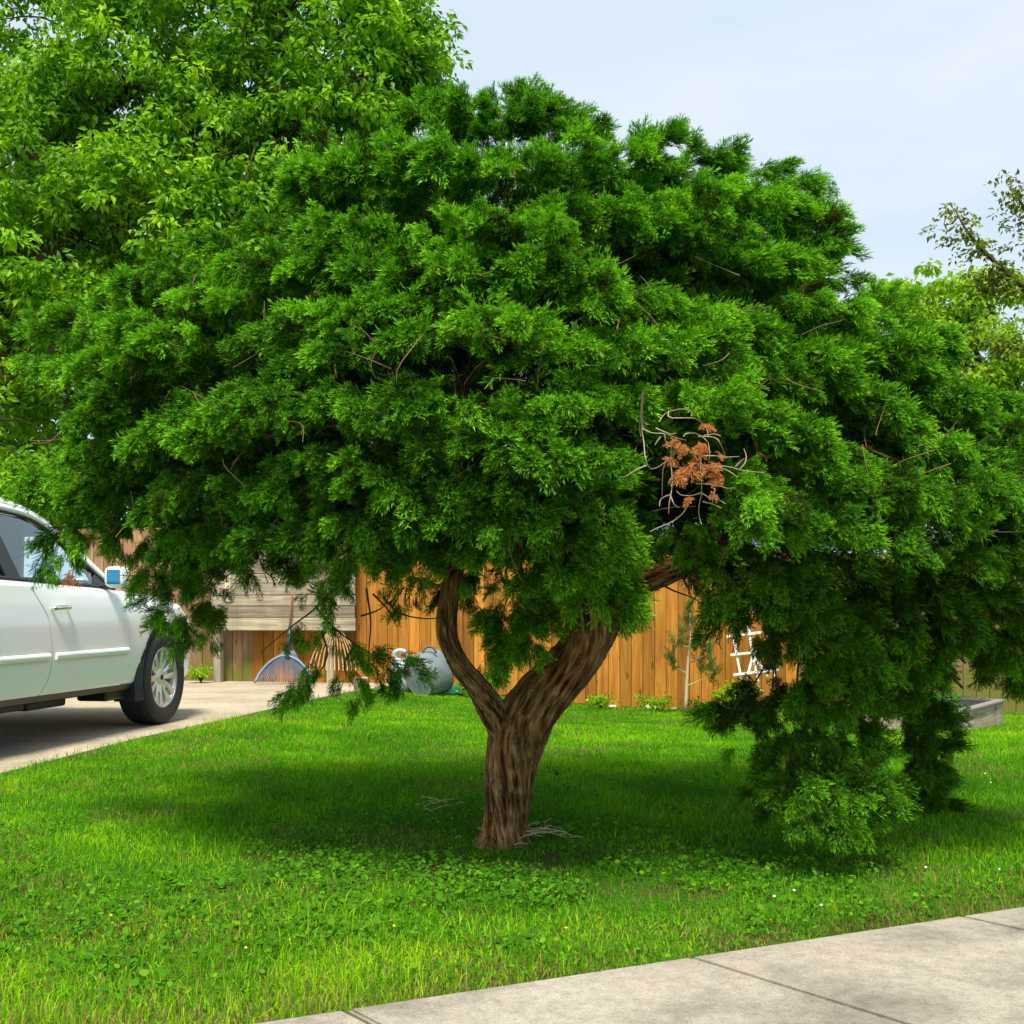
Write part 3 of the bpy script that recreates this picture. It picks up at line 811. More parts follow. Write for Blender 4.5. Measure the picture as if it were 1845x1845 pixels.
CAR_H = math.atan2(1.0, 0.129)
car = empty('parked_car', (-2.75 - 0.95, 8.8 + 0.12, 0.004), CAR_H, 'white suv parked on the driveway with its nose towards the fence', 'car')
def hw(x):      # half width along the length
    return float(np.interp(x, [-3.85, -3.6, -3.0, -1.5, -0.4, 0.3, 0.6, 0.8, 0.92, 0.98], [0.80, 0.90, 0.955, 0.965, 0.965, 0.955, 0.91, 0.83, 0.72, 0.55]))
AR = 0.425; WZ = 0.372
def zbot(x):
    z = float(np.interp(x, [-3.85, -3.3, -2.3, -0.5, 0.5, 0.98], [0.42, 0.36, 0.335, 0.325, 0.30, 0.34]))
    for cx in (0.0, -2.75):
        if abs(x - cx) < AR: z = max(z, WZ + math.sqrt(AR * AR - (x - cx) ** 2) * 1.02)
    return z
def belt(x): return float(np.interp(x, [-3.85, -3.0, -0.95, -0.7, 0.0, 0.5, 0.75, 0.9, 0.98], [1.10, 1.10, 1.055, 1.045, 1.01, 0.95, 0.86, 0.74, 0.64]))
def side_y(x, z):
    w = hw(x); b = belt(x)
    zz = np.array([0.30, 0.36, 0.50, 0.62, 0.80, 0.93, b - 0.03, b, b + .02])
    o = np.array([0.085, 0.035, 0.008, 0.0, 0.008, 0.028, 0.055, 0.085, 0.12])
    k = np.argsort(zz)
    return w - float(np.interp(z, zz[k], o[k]))
xs = sorted(set([round(v, 4) for v in list(np.linspace(-3.85, 0.98, 60)) + list(np.linspace(-AR, AR, 25)) + [-AR - .002, AR + .002] + list(np.linspace(-2.75 - AR, -2.75 + AR, 25)) + [-2.75 - AR - .002, -2.75 + AR + .002]]))
NT = 16
def body_section(x):
    zb, bl = zbot(x), belt(x)
    half = []
    for t in np.linspace(0, 1, NT):
        z = zb + (bl - zb) * t; half.append((side_y(x, z), z))
    w = half[-1][0]
    top = float(np.interp(x, [-3.85, -0.95, -0.6, 0.0, 0.5, 0.75, 0.9, 0.98], [1.10, 1.06, 1.12, 1.07, 1.0, 0.90, 0.77, 0.65]))
    for f in (0.9, 0.7, 0.4, 0.0):
        half.append((w * f, bl + (top - bl) * (1 - f ** 2.5)))
    inner = half[0][0] - (0.16 if zb > 0.5 else 0.05)
    return [(0.0, zb), (inner, zb)] + half
sec = [body_section(x) for x in xs]; ns = len(sec[0])
V = []; Fc = []
for sgn in (-1, 1):
    off = len(V)
    for x, s_ in zip(xs, sec): V += [(x, sgn * y, z) for y, z in s_]
    for i in range(len(xs) - 1):
        for j in range(ns - 1):
            a = off + i * ns + j; q = (a, a + ns, a + ns + 1, a + 1)
            Fc.append(q if sgn < 0 else q[::-1])
    for i in (0, len(xs) - 1):
        Fc.append(tuple(off + i * ns + j for j in range(ns)))
mb = MB(); mb.add(V, Fc); body = mb.build('body', M['paint'], car, False, False, angle=38)

def zroof(x): return float(np.interp(x, [-3.75, -3.3, -2.6, -2.0, -1.55, -1.25, -1.08], [1.46, 1.54, 1.585, 1.582, 1.56, 1.505, 1.43]))
def yroof(x): return float(np.interp(x, [-3.75, -2.6, -1.5, -1.08], [0.62, 0.70, 0.70, 0.65]))
def gh(x, z):     # the glasshouse leans in from the belt to the roof rail
    xr = min(max(x, -3.7), -1.2)
    b = belt(x); f = (z - b) / (zroof(xr) - b)
    yb = min(side_y(x, b) - 0.005, .885)
    return yb + (yroof(xr) - yb) * f
# roof skin
V = []; Fc = []; xr = np.linspace(-3.75, -1.06, 24); nq = 19
for x in xr:
    zr = zroof(x); yr = yroof(x)
    for q in np.linspace(-1, 1, nq):
        a = abs(q); yy = yr * (q if a < .9 else math.copysign(.9 + (a - .9) * 1.0, q))
        V.append((x, yy, zr - 0.02 + 0.125 * (1 - a ** 3.2)))
for i in range(len(xr) - 1):
    for j in range(nq - 1):
        a = i * nq + j; Fc.append((a, a + 1, a + nq + 1, a + nq))
mb = MB(); mb.add(V, Fc); roof = mb.build('roof', M['paint'], car, True, False)
sm = roof.modifiers.new('thickness', 'SOLIDIFY'); sm.thickness = 0.03; sm.offset = -1

def side_poly(name, pts, mat, sgn, out=0.0, th=0.02, parent=None):
    """polygon of (x,z) points laid on the glasshouse side and given a thickness"""
    n = len(pts)
    V = [(x, sgn * (gh(x, z) + out), z) for x, z in pts] + [(x, sgn * (gh(x, z) + out - th), z) for x, z in pts]
    Fs = [tuple(range(n)), tuple(range(n, 2 * n))[::-1]] + [(i, n + i, n + (i + 1) % n, (i + 1) % n) for i in range(n)]
    m = MB(); m.add(V, Fs); return m.build(name, mat, parent or car, False, False)
def strip_poly(name, a, b, mat, sgn, out=0.0, th=0.03, parent=None):
    """quad strip between two (x,z) polylines on the glasshouse side"""
    n = len(a); V = []
    for p in (a, b):
        V += [(x, sgn * (gh(x, z) + out), z) for x, z in p]
    for p in (a, b):
        V += [(x, sgn * (gh(x, z) + out - th), z) for x, z in p]
    Fs = []
    for i in range(n - 1):
        Fs += [(i, i + 1, n + i + 1, n + i), (2 * n + i, 3 * n + i, 3 * n + i + 1, 2 * n + i + 1), (i, 2 * n + i, 2 * n + i + 1, i + 1), (n + i, n + i + 1, 3 * n + i + 1, 3 * n + i)]
    m = MB(); m.add(V, Fs); return m.build(name, mat, parent or car, True, False)

for sgn in (-1, 1):
    bz = lambda x: belt(x) + 0.004
    # A pillar and roof rail, body colour
    arc_o = [(-0.60, 1.07), (-0.78, 1.205), (-0.95, 1.335), (-1.08, 1.425), (-1.25, 1.505), (-1.55, 1.558), (-2.0, 1.578), (-2.6, 1.58), (-3.1, 1.55), (-3.72, 1.46)]
    arc_i = [(-0.69, 1.062), (-0.85, 1.18), (-1.01, 1.30), (-1.13, 1.385), (-1.29, 1.46), (-1.57, 1.512), (-2.0, 1.532), (-2.6, 1.532), (-3.1, 1.50), (-3.6, 1.42)]
    strip_poly('roof_rail', smooth_path(arc_o, 40), smooth_path(arc_i, 40), M['paint'], sgn, 0.012, 0.05)
    arc_k = [(x - .02 * max(0, 1 - i / 4.5) - .008, z - .014) for i, (x, z) in enumerate(arc_i)]
    strip_poly('window_trim', smooth_path(arc_i, 40), smooth_path(arc_k, 40), M['trim'], sgn, 0.004, 0.03)
    # belt strip, pillars, panes
    xb = np.linspace(-0.66, -3.6, 24)
    strip_poly('belt_trim', [(x, belt(x) + .026) for x in xb], [(x, belt(x) + .003) for x in xb], M['trim'], sgn, 0.008, 0.05)
    side_poly('door_pillar', [(-1.865, 1.08), (-1.99, 1.512), (-2.14, 1.515), (-2.02, 1.08)], M['trim'], sgn, 0.003, 0.03)
    side_poly('door_pillar', [(-2.93, 1.12), (-3.02, 1.50), (-3.10, 1.50), (-3.02, 1.12)], M['trim'], sgn, 0.003, 0.03)
    side_poly('quarter_panel', [(-3.45, 1.11), (-3.36, 1.48), (-3.62, 1.42), (-3.72, 1.2)], M['paint'], sgn, 0.004, 0.03)
    side_poly('sail_panel', [(-0.655, 1.074), (-0.86, 1.16), (-0.93, 1.082)], M['trim'], sgn, 0.002, 0.03)
    g1 = [(-0.90, 1.08), (-0.91, 1.18), (-1.04, 1.285), (-1.15, 1.365), (-1.31, 1.44), (-1.58, 1.496), (-1.99, 1.512), (-1.865, 1.08)]
    side_poly('window', g1, M['glass'], sgn, -0.012, 0.004)
    side_poly('window', [(-2.02, 1.085), (-2.14, 1.51), (-3.02, 1.495), (-2.93, 1.12)], M['glass_dark'], sgn, -0.012, 0.004)
    side_poly('window', [(-3.02, 1.12), (-3.10, 1.49), (-3.36, 1.475), (-3.45, 1.12)], M['glass_dark'], sgn, -0.012, 0.004)
    # doors: shallow shells proud of the body with a real gap between them
    def fr(z): return float(np.interp(z, [0.34, 0.45, 0.62, 0.85, 1.05], [-0.70, -0.615, -0.60, -0.62, -0.70]))
    def mid(z): return float(np.interp(z, [0.34, 0.45, 0.62, 0.85, 1.05], [-1.78, -1.70, -1.665, -1.70, -1.84]))
    def rear(z): return float(np.interp(z, [0.34, 0.6, 0.85, 1.08], [-2.33, -2.30, -2.55, -2.75]))
    for nm, e0, e1, hx, lab in (('door', fr, mid, -1.56, None), ('door', mid, rear, -2.5, None)):
        zs_ = np.linspace(0.345, 1.045, 22); us = np.linspace(0, 1, 14); V = []; Fs = []
        for lay, out in ((0, 0.007), (1, -0.004)):
            for z in zs_:
                xa, xb_ = e0(z) - .005, e1(z) + .005
                for u in us:
                    x = xa + (xb_ - xa) * u; V.append((x, sgn * (side_y(x, min(z, belt(x))) + out), min(z, belt(x) - .002)))
        nz_, nu = len(zs_), len(us)
        for i in range(nz_ - 1):
            for j in range(nu - 1):
                a = i * nu + j; Fs.append((a, a + 1, a + nu + 1, a + nu))
        B = nz_ * nu
        ring = [j for j in range(nu)] + [i * nu + nu - 1 for i in range(1, nz_)] + [(nz_ - 1) * nu + j for j in range(nu - 2, -1, -1)] + [i * nu for i in range(nz_ - 2, 0, -1)]
        for i in range(len(ring)):
            a, b = ring[i], ring[(i + 1) % len(ring)]; Fs.append((a, b, B + b, B + a))
        m = MB(); m.add(V, Fs); door = m.build(nm, M['paint'], car, False, False, angle=50)
        y = side_y(hx, .90)
        m = MB(); m.tube(smooth_path([(hx - .10, sgn * (y + .012), .905), (hx - .075, sgn * (y + .04), .91), (hx, sgn * (y + .05), .914), (hx + .075, sgn * (y + .04), .913), (hx + .10, sgn * (y + .012), .91)], 13), [.010] + [.016] * 11 + [.010], 10)
        m.build('handle', M['chrome'], door, True, False)
        m = MB(); V2 = []; n = 16
        a0, a1 = e0(.6) - .055, e1(.6) + .02
        pr = [(0.003, -.026), (.018, -.022), (.024, -.004), (.022, .010), (.012, .022), (0.003, .024)]
        for i in range(n):
            x = a0 + (a1 - a0) * i / (n - 1); zc = 0.605 + .006 * (x + .6)
            V2 += [(x, sgn * (side_y(x, zc + dz) + .006 + dy), zc + dz) for dy, dz in pr]
        k = len(pr); Fs = [(i * k + j, i * k + j + 1, (i + 1) * k + j + 1, (i + 1) * k + j) for i in range(n - 1) for j in range(k - 1)] + [tuple(range(k)), tuple(range((n - 1) * k, n * k))]
        m.add(V2, Fs); m.build('moulding', M['paint'], door, False, False, angle=50)
    # dark gap liners on the shut lines
    for e, nm in ((fr, 'door_gap'), (mid, 'door_gap'), (rear, 'door_gap')):
        m = MB(); zs_ = np.linspace(.345, 1.04, 20); V2 = []
        for z in zs_:
            x = e(z); V2 += [(x - .0062, sgn * (side_y(x, z) + .002), z), (x + .0062, sgn * (side_y(x, z) + .002), z)]
        m.add(V2, [(2 * i, 2 * i + 1, 2 * i + 3, 2 * i + 2) for i in range(19)]); m.build(nm, M['seam'], car, False, False)
    # sill and mud guard, arch liner
    m = MB(); V2 = []; xs2 = np.linspace(-0.47, -2.27, 22)
    for x in xs2: V2 += [(x, sgn * (hw(x) - .035), .352), (x, sgn * (hw(x) - .06), .31), (x, sgn * (hw(x) - .30), .27), (x, sgn * (hw(x) - .30), .36)]
    m.add(V2, [(4 * i + j, 4 * i + (j + 1) % 4, 4 * i + 4 + (j + 1) % 4, 4 * i + 4 + j) for i in range(21) for j in range(4)])
    m.box((-0.62, sgn * .75, .28), (.30, .24, .09), None, .02); m.box((-1.2, sgn * .55, .27), (.5, .22, .10), None, .02); m.box((-1.75, sgn * .62, .28), (.35, .2, .08), None, .02)
    m.build('sill', M['trim'], car, False, False)
    for cx in (0.0, -2.75):
        m = MB()
        a = np.linspace(math.radians(-8), math.radians(188), 30); V2 = []
        for t in a:
            for rr, yy in ((AR + .004, .02), (AR - .022, .012), (AR - .03, -.03), (AR - .03, -.42)):
                x = cx + rr * math.cos(t); z = WZ + rr * math.sin(t) * 1.02
                V2.append((x, sgn * (side_y(x, max(z, .36)) + yy - .012), z))
        m.add(V2, [(4 * i + j, 4 * i + j + 1, 4 * i + 5 + j, 4 * i + 4 + j) for i in range(29) for j in range(3)])
        m.build('wheel_arch', M['guard'], car, True, False)
        m = MB(); g = []
        for f, w_, zz in ((0, 0.0, .70), (.25, .035, .58), (.5, .06, .47), (.8, .085, .34), (1, .10, .22)):
            xg = cx - math.sqrt(max(AR ** 2 - (zz - WZ) ** 2, .01)) - .005
            y = hw(xg) - .012
            g += [(xg + .02, sgn * (y + .016), zz), (xg - .02 - w_ * .45, sgn * (y + .014 - .03 * f), zz - .01), (xg + .025, sgn * (y - .19), zz), (xg - .015 - w_ * .4, sgn * (y - .19), zz - .01)]
        Fs = []
        for i in range(4):
            b = 4 * i
            for p, q in ((0, 1), (1, 3), (3, 2), (2, 0)): Fs.append((b + p, b + q, b + 4 + q, b + 4 + p))
        Fs += [(0, 1, 3, 2), (16, 17, 19, 18)]
        m.add(g, Fs); m.build('mud_guard', M['guard'], car, False, False)
    # door mirror
    m = MB(); xm, ym, zm = -0.845, sgn * 1.005, 1.135
    m.box((xm, ym - sgn * .02, zm), (.11, .165, .155), None, .04); hous = m.build('mirror', M['paint'], car, False, False, angle=60)
    m = MB(); m.box((xm - .0555, ym - sgn * .02, zm), (.006, .10, .105), None, .0028); m.build('mirror_glass', plain('blue_mirror', (0.10, 0.36, 0.52), 0.08, 0.9), hous, False, False)
    m = MB(); m.bar((xm + .02, sgn * .86, 1.062), (xm + .02, sgn * .93, 1.075), .06, .035, bev=.01); m.build('mirror_foot', M['trim'], hous, False, False)

# wheels
def make_wheel(x, sgn):
    w = MB(); w.lathe([(0.001, -.02), (.16, -.02), (.16, .02), (.001, .02)], (0, 0, 0), None, 32)
    Rw = Matrix.Rotation(math.radians(90 * (1 if sgn < 0 else -1)), 3, 'X')
    root = w.build('wheel', plain('brake_disc', (0.12, 0.11, 0.1), 0.4, .8), car, True, False)
    root.location = (x, sgn * 0.845, 0.369)
    root.rotation_euler = Rw.to_euler()
    r0 = 0.369
    t = MB()
    prof = [(.236, -.105), (.262, -.122), (.318, -.128), (.350, -.118), (.362, -.105), (r0 - .004, -.08)]
    for k in (-.056, -.02, .02, .056):
        prof += [(r0, k - .014), (r0, k + .014), (r0 - .007, k + .0155), (r0 - .007, k + .0205)] if k < .05 else [(r0, k - .014), (r0, k + .014)]
    prof += [(r0 - .004, .08), (.362, .105), (.350, .118), (.318, .128), (.262, .122), (.236, .105)]
    t.lathe(prof, (0, 0, 0), None, 72); t.build('tyre', M['rubber'], root, False, False, angle=30)
    m = MB()
    m.lathe([(.238, .112), (.244, .106), (.240, .098), (.226, .094), (.218, .06), (.214, -.10), (.222, -.104), (.24, -.104)], (0, 0, 0), None, 64)
    m.lathe([(.001, .085), (.03, .086), (.034, .08), (.062, .078), (.078, .066), (.082, .03), (.001, .03)], (0, 0, 0), None, 40)
    ns_ = 6
    for k in range(ns_):
        a = 2 * math.pi * k / ns_ + .26
        ca, sa = math.cos(a), math.sin(a)
        def q(r, s, z): return (r * ca - s * sa, r * sa + s * ca, z)
        for s0, s1, e0, e1 in ((-.034, -.008, -.078, -.018), (.008, .034, .018, .078)):   # each spoke is a pair of bars with a slot between
            V2 = []
            for r, f in ((.06, 0), (.11, .35), (.17, .7), (.222, 1.0)):
                a0 = s0 + (e0 - s0) * f; a1 = s1 + (e1 - s1) * f; zt = .074 + .022 * f
                V2 += [q(r, a0, zt - .004), q(r, (a0 + a1) / 2, zt + .003), q(r, a1, zt - .004), q(r, a1, zt - .04), q(r, a0, zt - .04)]
            Fs = [(5 * i + j, 5 * i + (j + 1) % 5, 5 * i + 5 + (j + 1) % 5, 5 * i + 5 + j) for i in range(3) for j in range(5)] + [tuple(range(5)), tuple(range(15, 20))]
            m.add(V2, Fs)
        V2 = [q(.06, -.03, .07), q(.06, .03, .07), q(.12, .022, .079), q(.12, -.022, .079), q(.06, -.03, .04), q(.06, .03, .04), q(.12, .022, .045), q(.12, -.022, .045)]
        m.add(V2, [(0, 1, 2, 3), (4, 7, 6, 5), (0, 4, 5, 1), (1, 5, 6, 2), (2, 6, 7, 3), (3, 7, 4, 0)])
    m.build('rim', M['alloy'], root, False, False, angle=35)
    n = MB(); n.lathe([(.001, .0885), (.022, .088), (.027, .084), (.027, .07), (.001, .07)], (0, 0, 0), None, 24)
    n.build('hub_cap', M['trim'], root, False, False, angle=40)
for x in (0.0, -2.75):
    for sgn in (-1, 1): make_wheel(x, sgn)
# cabin: deck, dash, seats, screens, lamps, plate bar
m = MB(); m.box((-2.2, 0, .93), (3.0, 1.56, .04)); m.box((-0.95, 0, 1.02), (.42, 1.5, .14), None, .05); m.build('cabin_deck', M['cabin'], car, False, False)
for y in (-.38, .38):
    for x in (-1.75, -2.75):
        m = MB(); m.box((x, y, 1.12), (.16, .46, .42), None, .06); s_ = m.build('seat', M['cabin'], car, False, False, angle=50)
        m = MB(); m.box((x - .03, y, 1.415), (.10, .26, .15), None, .045); m.build('headrest', M['cabin'], s_, False, False, angle=50)
m = MB(); m.tube([( -1.17 - .05 * math.sin(a), .38 + .18 * math.cos(a), 1.10 + .17 * math.sin(a)) for a in np.linspace(0, 2 * math.pi, 24)], .015, 8, False); m.build('steering_wheel', M['trim'], car, True, False)
def screen(name, pts, mat):
    m = MB(); n = len(pts); m.add(pts, [tuple(range(n))]); o = m.build(name, mat, car, False, False)
    s = o.modifiers.new('thickness', 'SOLIDIFY'); s.thickness = .006
screen('windscreen', [(-0.62, -.74, 1.085), (-0.58, 0, 1.115), (-0.62, .74, 1.085), (-1.08, .60, 1.42), (-1.09, 0, 1.51), (-1.08, -.60, 1.42)], M['glass'])
screen('rear_window', [(-3.84, -.66, 1.12), (-3.84, .66, 1.12), (-3.74, .58, 1.44), (-3.74, -.58, 1.44)], M['glass_dark'])
for y in (-.60, .60):
    m = MB(); m.box((.84, y, .74), (.16, .30, .13), Matrix.Rotation(math.radians(-38 if y > 0 else 38), 3, 'Z'), .04); m.build('headlight', plain('lamp_lens', (.7, .72, .72), .08, .3, 1.0), car, False, False, angle=50)
    m = MB(); m.box((-3.83, y * 1.15, .98), (.08, .22, .26), None, .03); m.build('tail_light', plain('red_lens', (.45, .02, .02), .12, 0, 1.0), car, False, False, angle=50)
m = MB(); m.box((.955, 0, .66), (.06, .62, .16), None, .02); m.build('grille', M['trim'], car, False, False)
m = MB(); m.box((.93, 0, .42), (.14, 1.3, .16), None, .05); m.build('bumper', M['paint'], car, False, False, angle=50)
m = MB(); m.box((-3.86, 0, .5), (.12, 1.6, .2), None, .05); m.build('bumper', M['paint'], car, False, False, angle=50)
# ------------------------------------------------------------------ broadleaf trees
LEAF_V = np.array([[0, 0, 0], [.42, .27, .07], [1, 0, -.16], [.42, -.27, .07]], float)
LEAF_F = np.array([[0, 2, 1], [0, 3, 2]])

def wood(parts_, n=12):
    """tubes with the length and girth coordinates the bark material needs"""
    V = []; Fc = []; A = []; k = 0
    for pts, rad in parts_:
        v, f, L, th = tube_arrays(pts, rad, n)
        rr = np.repeat(np.broadcast_to(rad, (len(pts),)), n)
        V.append(v); Fc.append(f + k); k += len(v)
        A.append(np.stack([np.cos(th) * rr, np.sin(th) * rr, L], -1))
    return np.concatenate(V), np.concatenate(Fc), np.concatenate(A)

def clump_points(blobs, r, gap_seed, gap=0.33, shell=0.45):
    """clump centres inside ellipsoids, thicker towards their surface, with gaps"""
    out = []
    for (c, rad, n) in blobs:
        c = np.asarray(c, float); rad = np.asarray(rad, float)
        d = nrm(r.normal(size=(n * 2, 3))); t = (shell + (1 - shell) * r.random(n * 2)) ** .6
        p = c + d * t[:, None] * rad
        g = fbm(p * (1.9 / rad.mean()) + gap_seed, gap_seed)
        out.append(p[g > gap][:n])
    return np.concatenate(out)

def leaf_clumps(cent, r, per, size, L, droop=0.55, flat=0.6, tint_spread=0.16, light_up=0.0):
    """drooping sprays of leaves round each clump centre"""
    n = len(cent) * per
    d = nrm(r.normal(size=(n, 3))) * (r.random((n, 1)) ** .45)
    cs = np.repeat(size * r.uniform(.65, 1.3, len(cent)), per)
    pos = np.repeat(cent, per, 0) + d * cs[:, None] * [1, 1, flat]
    pos[:, 2] -= 0.35 * cs * (d[:, 0] ** 2 + d[:, 1] ** 2)
    x = d * [1, 1, .35] + r.normal(0, .45, (n, 3)); x[:, 2] -= droop
    up = r.normal(0, .5, (n, 3)) + [0, -.1, 1.0]
    s = L * r.uniform(.6, 1.25, n)
    base = np.repeat(np.clip(r.normal(.45, .2, len(cent)), 0, 1), per)
    return scatter(LEAF_V, LEAF_F, pos, frames(x, up), s, np.clip(base + r.normal(0, tint_spread, n), 0, 1))

def broad_tree(name, label, wood_parts, cent, per, size, L, mat, seed, twig_from=None, group=None, bark='bark2', **kw):
    r = np.random.default_rng(seed)
    base = wood_parts[0][0][0]
    root = empty(name, tuple(base), 0, label, 'tree', group)
    ws = list(wood_parts)
    if twig_from is not None:
        tf = np.asarray(twig_from)
        for c in cent[r.random(len(cent)) < 0.14]:
            s = tf[np.argmin(np.linalg.norm(tf - c, axis=1))]
            mid_ = (s + c) / 2 + r.normal(0, .15, 3) + [0, 0, .1 * np.linalg.norm(c - s)]
            ws.append((smooth_path([s, mid_, c], 7), np.linspace(.022, .006, 7)))
    V, F, A = wood(ws, 10)
    link('trunk', arrays_to_mesh('trunk', V, F, True, {'bark_uv': A}), M[bark], root)
    V, F, T = leaf_clumps(cent, r, per, size, L, **kw)
    link('crown', arrays_to_mesh('crown', V, F, False, {'tint': T}), mat, root)
    return root

def pp(*a): return np.array([P(*t) for t in a])
def limb(pts, r0, r1, m=14): return (smooth_path(pts, m), np.linspace(r0, r1, m))

# the big yellow-green tree behind the fence, upper left
r = np.random.default_rng(101)
Yt = 17.0
trunk_ = limb(np.vstack([[[-9.0, 17.2, -0.3]], pp((-110, 850, 17.2), (-85, 660, 17.1), (-60, 590, 17))]), .42, .30, 18)
limbs_ = [trunk_,
          limb(pp((-60, 600, 17), (10, 545, 16.6), (60, 500, 16.3), (95, 460, 16), (150, 400, 16.2), (240, 330, 16.5), (285, 250, 16.5), (300, 120, 16.8)), .24, .07, 26),
          limb(pp((-60, 590, 17), (60, 430, 17.3), (140, 340, 17.2), (152, 260, 17), (168, 205, 16.8), (250, 150, 16.6), (340, 105, 16.5), (420, 70, 16.3), (520, 20, 16.2)), .26, .06, 28),
          limb(pp((152, 260, 17), (150, 190, 16.9), (160, 100, 17), (190, 0, 17), (220, -120, 17)), .13, .05, 16),
          limb(pp((60, 495, 16.3), (92, 400, 16), (76, 305, 15.9), (32, 252, 15.9), (-30, 170, 16)), .10, .05, 16),
          limb(pp((-60, 600, 17), (-120, 380, 17), (-150, 150, 17.5), (-160, -150, 18)), .25, .08, 14),
          limb(pp((-10, 560, 16.6), (10, 640, 15.8), (0, 720, 15.4), (-60, 800, 15.2)), .10, .03, 12),
          limb(pp((240, 330, 16.5), (380, 280, 16.2), (500, 250, 16), (600, 160, 16)), .08, .025, 14),
          limb(pp((340, 105, 16.5), (520, 95, 16.6), (640, 60, 16.8), (760, 110, 16.8)), .07, .02, 14)]
nodes = np.concatenate([l[0][4:] for l in limbs_[1:]])
blobs = [(P(130, 90, 16.6), (2.3, 1.6, 1.7), 130), (P(330, 120, 16.2), (2.0, 1.5, 1.6), 115), (P(520, 80, 16.4), (1.9, 1.4, 1.7), 125), (P(640, 90, 16.6), (1.25, 1.0, 1.35), 75), (P(700, 20, 16.8), (.8, .9, 1.0), 36), (P(775, 110, 16.9), (.42, .6, .65), 16),
         (P(60, 300, 16.2), (1.5, 1.3, 1.5), 70), (P(240, 240, 16.6), (1.7, 1.2, 1.3), 62), (P(430, 270, 15.9), (1.6, 1.2, 1.5), 90), (P(570, 230, 16.2), (1.3, 1.1, 1.2), 64),
         (P(100, 480, 15.8), (1.8, 1.2, 1.3), 84), (P(280, 400, 15.6), (1.7, 1.2, 1.3), 92), (P(420, 400, 15.8), (1.3, 1.1, 1.2), 58), (P(20, 640, 15.9), (1.3, 1.1, 1.3), 26), (P(150, 620, 15.9), (1.6, 1.1, 1.2), 34), (P(10, 800, 15.7), (1.2, .9, 1.0), 20), (P(40, 885, 15.5), (1.0, .6, .5), 34),
         (P(-150, 250, 16.8), (2.2, 2, 2.6), 90), (P(200, -180, 17), (3.6, 2, 1.6), 110), (P(550, -120, 17), (2.2, 2, 1.5), 70), (P(-160, 650, 16.8), (1.7, 1.6, 2.0), 50)]
blobs = [(c_, r_2, int(n_ * 1.55)) for c_, r_2, n_ in blobs]
cent = clump_points(blobs, r, 3, 0.435)
broad_tree('shade_tree', 'tall yellow green broadleaf tree with drooping leaves rising behind the car and fence', limbs_, cent, 54, 0.29, 0.125, M['elm'], 5, nodes, droop=.42, flat=.5)

# deeper trees behind it
def simple_tree(name, label, x, y, h, blobs, per, size, L, mat, seed, tr=.22, group=None, gap=.3, **kw):
    r = np.random.default_rng(seed)
    tp_ = np.array([[x, y, -.3], [x + .1, y, h * .3], [x - .1, y, h * .6], [x, y, h * .85]])
    ws = [limb(tp_, tr, tr * .25, 14)]
    nd = ws[0][0]
    for (c, rad, n) in blobs[:8]:
        s = nd[np.argmin(np.abs(nd[:, 2] - (c[2] - .5)))]
        ws.append(limb([s, (s + c) / 2 + [0, 0, .2], c], tr * .4, .02, 8))
    cent = clump_points(blobs, r, seed, gap)
    return broad_tree(name, label, ws, cent, per, size, L, mat, seed, np.concatenate([w[0] for w in ws]), group, **kw)
simple_tree('dark_tree', 'dense dark green tree filling the gaps behind the tall yellow green tree', -8.0, 22, 8,
            [(np.array([-9.5, 22, 2.2]), np.array([3.2, 1.2, 2.0]), 150), (np.array([-5.6, 22, 2.5]), np.array([3.0, 1.2, 2.2]), 150), (np.array([-8.5, 22.5, 5.6]), np.array([3.2, 1.2, 2.2]), 170), (np.array([-5.0, 22.5, 6.2]), np.array([2.4, 1.1, 2.4]), 140), (np.array([-6.4, 23, 8.8]), np.array([2.8, 1.1, 1.7]), 120), (np.array([-9.5, 23, 9.0]), np.array([2.2, 1.1, 2.2]), 110)],
            30, .55, .26, M['dark_leaf'], 17)
simple_tree('pale_tree', 'pale dusty green tree top peeping out between the tall tree and the juniper', -2.3, 24, 11,
            [(P(725, 150, 24), np.array([.75, .7, .85]), 42), (P(680, 215, 24), np.array([.8, .7, .8]), 34), (P(690, 300, 24), np.array([.9, .7, .9]), 20)],
            70, .34, .15, M['pale_leaf'], 23, .14, gap=.25, droop=.2)
